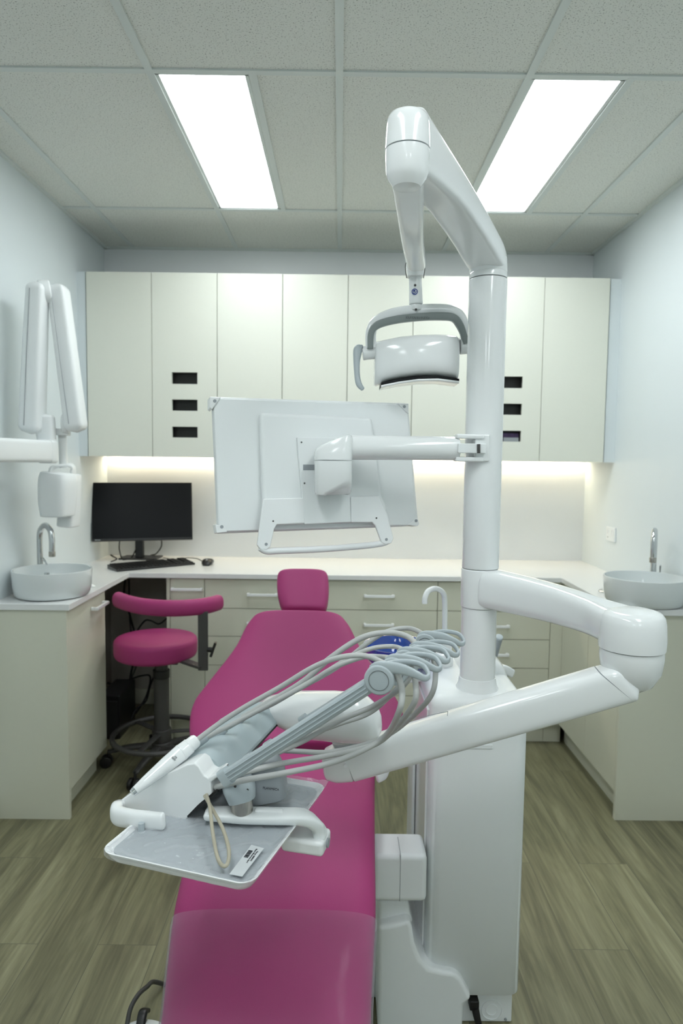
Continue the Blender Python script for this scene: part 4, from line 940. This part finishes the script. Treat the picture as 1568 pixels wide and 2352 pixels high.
# column between console and tray arm
pv = V(at(553, 1850, 1.235)); 
obj('swivel_housing', sweep(B(), [at(600, 1745, 1.19), at(606, 1780, 1.19), at(614, 1822, 1.19)], [(.030, .03), (.037, .04), (.036, .038)], up=V((0, 1, 0)), n=4, seg=28, smooth=4, rnd=.008), 'midgrey', cs, ang=60, label='grey block with small lettering')
sb = cs.children[-1]
q = at(622, 1812, 1.148)
text('maker_mark', 'PLANMECA', .0056, basis(V((.98, 0, -.12)).normalized(), V((.12, 0, .98)).normalized(), V((0, -1, 0)), q), 'ink', cs)
ft = B(); sweep(ft, [at(543, 1792, 1.15), at(550, 1812, 1.135), at(556, 1838, 1.13)], [(.026, .022), (.027, .024), (.0225, .0225)], up=V((0, 1, 0)), n=2.6, seg=28, smooth=4); obj('swivel_foot', ft, 'grey', cs, ang=60)
ho = B()
for a, b in ((540, 1806), (549, 1818), (568, 1814), (539, 1818)): 
    q = at(a, b, 1.1155); cyl(ho, q, q + V((0, -.001, 0)), .0022, seg=10)
obj('screw_holes', ho, 'char', cs)
pp = at(556, 1846, 1.13)
obj('steel_post', cyl(B(), V((pp.x, 1.13, at(556, 1890, 1.115).z)), V((pp.x, 1.13, at(556, 1832, 1.13).z)), .0185, seg=40), 'steel', cs)
ta = B(); sweep(ta, [at(480, 1868, 1.13), at(556, 1872, 1.13), at(620, 1874, 1.13), at(690, 1876, 1.13), at(714, 1885, 1.135), at(728, 1900, 1.14), at(736, 1918, 1.14)], [(.018, .007), (.021, .0085), (.021, .0085), (.019, .010), (.020, .011), (.018, .011), (.018, .011)], up=V((0, 0, 1)), n=3.5, seg=28, smooth=5, rnd=.008)
obj('tray_arm', ta, 'whitesat', cs, ang=60)
obj('arm_pocket', sweep(B(), [at(590, 1860, 1.13), at(645, 1863, 1.13)], (.007, .003), n=3, smooth=1, rnd=.004), 'white', cs)
tbk = atz(703, 1925, .858)
hb3 = B(); BF = basis(DU, DD, Z, at(703, 1928, 1.145)); box(hb3, (0, 0, 0), (.075, .055, .026), BF); obj('tray_holder', hb3, 'white', cs, bevel=.007, seg=4)
q = BF @ V((.0375, 0, 0)); obj('holder_knob', cyl(B(), q, q + DU * .003, .008, seg=20), 'midgrey', cs)

# --- whip arms with discs and hooks
tips = [(985, 1548, 0.0), (1012, 1529, .075), (1031, 1511, .15), (1053, 1497, .225), (1066, 1472, .30)]
discs = []
for i, (tx, ty, s) in enumerate(tips):
    base_s = s - .035
    P0 = CO + DD * base_s; tip = onp(tx, ty, P0, DD); sc_ = (tips0 / (tip - CAM).length) if i else 1.0
    if i == 0: tips0 = (tip - CAM).length
    k = sc_ * (tip - CAM).length / FPX
    def rel(dx, dy, ds=0, P0=P0, cx=tx - 112 * sc_, cy=ty + 10 * sc_, sc_=sc_): return onp(cx + dx * sc_, cy + dy * sc_, P0, DD) + DD * ds     # offsets from the disc centre
    dc = rel(0, 0); discs.append((dc, k, rel))
    wa = obj('whip_arm', sweep(B(), [rel(-14, 8), rel(-150, 98), rel(-350, 224)], (.0085, .0115 if i == 0 else .0095), n=4, seg=20, smooth=2), 'grey', cs, ang=60)
    rb_ = B()
    for o_ in (-.006, .0, .006):
        a_, b_ = rel(-30, 19, -.0092), rel(-346, 221, -.0092); nv = (b_ - a_).cross(DD).normalized()
        sweep(rb_, [a_ + nv * o_, b_ + nv * o_], (.0012, .0012), smooth=1, seg=8)
    obj('rib', rb_, 'grey', wa)
    ce = B(); e_ = rel(-346, 221); sweep(ce, [e_, rel(-362, 231)], (.010, .0145), n=4, smooth=1); obj('end_clip', ce, 'grey', wa)
    k = (dc - CAM).length / FPX * sc_
    R0 = 34 * k
    dd = obj('pulley_disc', cyl(B(), dc - DD * .012, dc + DD * .012, R0, rd=.003, seg=48), 'grey', cs)
    dr = B(); lathe(dr, [(22 * k, 0), (22.8 * k, 0), (22.8 * k, .0006), (22 * k, .0006), (22 * k, 0)], dc - DD * .0121, -DD, 40, cap=False); obj('disc_seam', dr, 'char', dd)
    hk = B(); pth = [rel(-20, -22, 0), rel(2, -29, -.006), rel(48, -25, -.007), rel(82, -13, -.007), rel(103, -3, -.006), rel(111, -8, 0), rel(96, -26, .008), rel(70, -33, .010), rel(38, -34, .009), rel(5, -27, .006)]
    sweep(hk, pth, [(.0035, .006), (.004, .0090), (.0036, .0082), (.0033, .0062), (.003, .0048), (.0028, .0042), (.0028, .0040), (.0028, .0040), (.0028, .0042), (.003, .005)], up=Z, n=3, seg=16, smooth=5)
    obj('hose_hook', hk, 'grey', cs, ang=60)

# --- handpieces resting on the pad, each with its hose
def hp(px, py, Y): return at(px, py, Y)
insts = []
def handpiece(tail, tip, rads, name, label, cat_, hose_pts, hr=.0042, m='white', hm='hose', rings_=True):
    tail = V(tail); tip = V(tip); ax = (tip - tail).normalized(); L = (tip - tail).length
    th = thing(name, label, cat_, tail, 'instruments on the console')
    obj('body', lathe(B(), [(r, f * L) for f, r in rads], tail, ax, 32), m, th, ang=50)
    if rings_:
        rb = B()
        for f in (.0, .12, .24): 
            rr_ = [r for ff, r in rads if ff <= f + .02][-1]
            lathe(rb, [(rr_, 0), (rr_ + .0012, .001), (rr_ + .0012, .003), (rr_, .004)], tail + ax * (f * L), ax, 32, cap=False)
        obj('coupling_ring', rb, m, th)
    pts = [tail + ax * .01] + [V(p) for p in hose_pts]
    obj('hose', tube(B(), pts, hr, 12, 8), hm, th, ang=70)
    return th, tail, ax, L
r1, r2, r3, r4, r5 = [d[2] for d in discs]
h1, tl, ax, Ln = handpiece(hp(452, 1699, 1.20), hp(303, 1822, 1.115), [(0, .0098), (.03, .0125), (.13, .0130), (.15, .0142), (.28, .0150), (.34, .0145), (.5, .0135), (.8, .0098), (.97, .0068), (1.0, .004)], 'handpiece',
    'big white handpiece lying nearest on the console with a beige hose', 'handpiece', [hp(500, 1664, 1.20), hp(560, 1625, 1.19), hp(640, 1580, 1.17), hp(720, 1532, 1.14), hp(780, 1510, 1.12), hp(835, 1506, 1.11), hp(875, 1520, 1.105), r1(22, -26, .0)], hr=.0046)
obj('tip_ring', cyl(B(), tl + ax * (Ln * .955), tl + ax * (Ln * 1.0), .0074, .006, seg=24), 'chrome', h1)
vd = (CAM - tl).normalized(); yv = (vd - ax * vd.dot(ax)).normalized(); xv = yv.cross(ax)
TF = basis(-ax, xv if True else xv, yv, tl + ax * (Ln * .385) + yv * .0136)
TF = basis(xv, ax.cross(-xv) if False else -ax, yv, tl + ax * (Ln * .385) + yv * .0150)
tt_ = text('printed_marks', 'CE\n0297', .0042, TF, 'ink', h1)
handpiece(hp(478, 1690, 1.23), hp(345, 1783, 1.19), [(0, .006), (.05, .008), (.2, .0085), (.4, .008), (.8, .006), (1, .004)], 'air_syringe', 'slim grey syringe lying right behind the big white handpiece', 'syringe',
    [hp(540, 1660, 1.225), hp(620, 1617, 1.215), hp(700, 1575, 1.20), hp(760, 1537, 1.18), hp(830, 1510, 1.17), hp(870, 1508, 1.17), r2(-5, -28, 0)], m='grey', rings_=False)
handpiece(hp(520, 1673, 1.28), hp(430, 1722, 1.25), [(0, .006), (.1, .0085), (.5, .008), (1, .005)], 'scaler_handpiece', 'grey scaler handpiece, third along the console', 'handpiece',
    [hp(570, 1645, 1.27), hp(660, 1595, 1.26), hp(730, 1555, 1.25), hp(800, 1512, 1.24), hp(855, 1489, 1.235), hp(905, 1485, 1.235), r3(-5, -28, 0)], m='grey', rings_=False)
handpiece(hp(560, 1647, 1.34), hp(480, 1693, 1.31), [(0, .006), (.1, .0085), (.5, .008), (1, .005)], 'motor_handpiece', 'grey motor handpiece, fourth along the console', 'handpiece',
    [hp(590, 1628, 1.335), hp(640, 1600, 1.33), hp(700, 1562, 1.32), hp(760, 1510, 1.31), hp(830, 1465, 1.305), hp(890, 1453, 1.30), hp(935, 1462, 1.30), r4(-5, -28, 0)], m='grey', rings_=False, hr=.0056)
handpiece(hp(565, 1642, 1.40), hp(500, 1680, 1.38), [(0, .006), (.1, .0085), (.5, .008), (1, .005)], 'curing_light', 'pale slim instrument farthest along the console', 'handpiece',
    [hp(620, 1620, 1.40), hp(690, 1580, 1.39), hp(770, 1535, 1.38), hp(840, 1480, 1.37), hp(890, 1450, 1.37), hp(940, 1443, 1.37), r5(-5, -28, 0)], m='grey', rings_=False, hr=.0048)
# lower hose loops back to the console
LH = [([(r1, 38, -12, .0), (r1, 50, 30, .0), (r1, 42, 80, .0)], [(885, 1690, 1.12), (825, 1727, 1.125), (750, 1755, 1.13), (650, 1776, 1.115), (560, 1792, 1.105), (495, 1808, 1.14)], .0050),
      ([(r2, 38, -12, .0), (r2, 50, 35, .0), (r2, 42, 90, .0)], [(880, 1698, 1.17), (820, 1722, 1.175), (740, 1738, 1.18), (640, 1755, 1.15), (560, 1775, 1.12), (520, 1790, 1.14)], .0048),
      ([(r4, 38, -5, .0), (r4, 48, 50, .0), (r4, 30, 120, .0)], [(915, 1672, 1.30), (850, 1706, 1.29), (760, 1727, 1.28), (690, 1726, 1.27), (625, 1722, 1.27)], .0050),
      ([(r3, 20, 10, .0), (r3, -5, 60, .0)], [(860, 1620, 1.23), (780, 1655, 1.22), (700, 1700, 1.215), (640, 1728, 1.21), (612, 1742, 1.21)], .0050),
      ([(r5, 20, 20, .0), (r5, -40, 80, .0)], [(860, 1630, 1.36), (780, 1662, 1.33), (700, 1690, 1.31), (640, 1710, 1.30), (590, 1728, 1.29)], .0050)]
for a, b, r in LH:
    pts = [f(x, y, s) for f, x, y, s in a] + [at(*q) for q in b]
    obj('return_hose', tube(B(), pts, r, 12, 8), 'hose', cs, ang=70)
obj('hose_connector', cyl(B(), at(608, 1744, 1.209), at(570, 1765, 1.205), .0105, rd=.002), 'grey', cs)
obj('cord_loop', tube(B(), [at(470, 1828, 1.13), at(492, 1866, 1.09), at(512, 1905, 1.045), at(525, 1950, 1.005), at(523, 1982, .988), at(512, 1989, .984), at(499, 1968, .992), at(488, 1910, 1.045), at(482, 1855, 1.09), at(474, 1826, 1.13)], .0030, 10, 6), 'beige', cs, ang=70, label='thin beige cord loop')
obj('rubber_stop', lathe(B(), [(.007, 0), (.0078, .006), (.0078, .014), (.0055, .016), (.005, .03)], at(325, 1930, 1.10), Z, 24), 'grey', cs)

# --- dark knob behind the console (stool caster is separate)
# ================================================================== TRAY
ZT = .858
c_l, c_f = atz(236, 1962, ZT), atz(572, 2038, ZT)
tu = (c_f - c_l); TW = tu.length; tu.normalize(); td = V((-tu.y, tu.x, 0)); TL = .322
t = thing('instrument_tray', 'flat instrument tray under the console, wrapped in clear film', 'tray', (c_l + c_f) / 2 + td * TL / 2 - Z * .004)
TFm = basis(tu, td, Z, c_l)
def tr(x0, x1, y0, y1, r, z): return [TFm @ V((p.x, p.y, p.z)) for p in rrect(x0, x1, y0, y1, r, z)]
tb2 = B(); loft(tb2, [tr(.006, TW - .006, .006, TL - .006, .02, -.012), tr(0, TW, 0, TL, .022, -.004), tr(-.004, TW + .004, -.004, TL + .004, .024, .004), tr(-.005, TW + .005, -.005, TL + .005, .024, .006), tr(-.002, TW + .002, -.002, TL + .002, .022, .006), tr(.004, TW - .004, .004, TL - .004, .02, -.002)]); obj('tray_body', tb2, 'white', t, ang=40)
tb2 = B(); loft(tb2, [tr(.006, TW - .006, .006, TL - .006, .02, -.0015), tr(.006, TW - .006, .006, TL - .006, .02, .0005)]); obj('silicone_mat', tb2, 'traym', t, ang=40)
# film: a wrinkled sheet laid over, flaring at the corners
fm = B(); nx, ny = 40, 54; vs = []
for j in range(ny + 1):
    row = []
    for i in range(nx + 1):
        x = -.006 + (TW + .012) * i / nx; y = -.007 + (TL + .018) * j / ny
        ex = max(0, .02 - min(x + .008, TW + .008 - x)); ey = max(0, .02 - min(y + .01, TL + .01 - y))
        z = .0026 + .0017 * sin(x * 140 + 3 * sin(y * 40)) * cos(y * 95 + 2 * sin(x * 55)) + min(.008, ex * .35 + ey * .3)
        if x < 0 or y < 0: z -= .010 * min(1, max(-x, -y) / .007)
        rc = .026; qx = min(max(x, -.006 + rc), TW + .006 - rc); qy = min(max(y, -.007 + rc), TL + .011 - rc) if y < TL / 2 else y
        dx_, dy_ = x - qx, y - qy; dl = math.hypot(dx_, dy_)
        if dl > rc: x, y = qx + dx_ * rc / dl, qy + dy_ * rc / dl
        row.append(fm.verts.new(TFm @ V((x, y, z))))
    vs.append(row)
for j in range(ny):
    for i in range(nx): fm.faces.new((vs[j][i], vs[j][i + 1], vs[j + 1][i + 1], vs[j + 1][i]))
obj('film_wrap', fm, 'film', t, ang=80, label='clear crinkled plastic film')
lb_ = [atz(*p, ZT + .007) for p in ((527, 2008), (556, 2014), (606, 1949), (577, 1941))]
tb2 = B(); prism(tb2, lb_, V((0, 0, .0006))); la_ = obj('sticker', tb2, 'paper', t, smooth=False, label='white barcode sticker')
ly = (lb_[3] - lb_[0]).normalized(); lx = (lb_[1] - lb_[0]); lx = (lx - ly * lx.dot(ly)).normalized()
LF = basis(lx, ly, Z, (lb_[0] + lb_[1] + lb_[2] + lb_[3]) / 4 + Z * .0009)
LL = (lb_[3] - lb_[0]).length; LWd = (lb_[1] - lb_[0]).length
RT = Matrix.Rotation(radians(-90), 4, 'Z')
text('sticker_print', 'Part nr: 10029412\nName: Silicone mat, size 1', .0037, LF @ Matrix.Translation(V((LWd * .20, LL * .16, 0))) @ RT, 'ink', la_)
bc_ = B(); yy = LL * .08
for i in range(13):
    w_ = random.choice((.0005, .0009, .0012)); box(bc_, (-LWd * .24, yy, 0), (.007, w_, .0004), LF); yy += w_ + random.choice((.0006, .001))
obj('barcode', bc_, 'ink', la_, smooth=False)

# ================================================================== FOOT CONTROL
q = atz(322, 2344, .02)
t = thing('foot_control', 'white foot control with a black lever and hoop on the floor left of the chair', 'foot control', V((q.x, q.y, 0)))
obj('housing', lathe(B(), [(.085, 0), (.088, .01), (.084, .028), (.06, .036), (.02, .038), (.001, .038)], V((q.x + .02, q.y - .09, .0005)), Z, 48), 'white', t, ang=50)
obj('lever', sweep(B(), [V((q.x + .01, q.y - .03, .034)), V((q.x + .01, q.y - .01, .05)), V((q.x + .012, q.y + .01, .04))], (.012, .006), n=3, smooth=4, rnd=.004), 'black', t)
obj('carrying_hoop', tube(B(), [atz(292, 2352, .03), at(300, 2315, atz(292, 2352, .03).y + .02), at(318, 2284, atz(292, 2352, .03).y + .05), at(338, 2266, atz(292, 2352, .03).y + .09), at(352, 2255, atz(292, 2352, .03).y + .13), at(380, 2262, atz(292, 2352, .03).y + .17)], .006, 12), 'char', t)
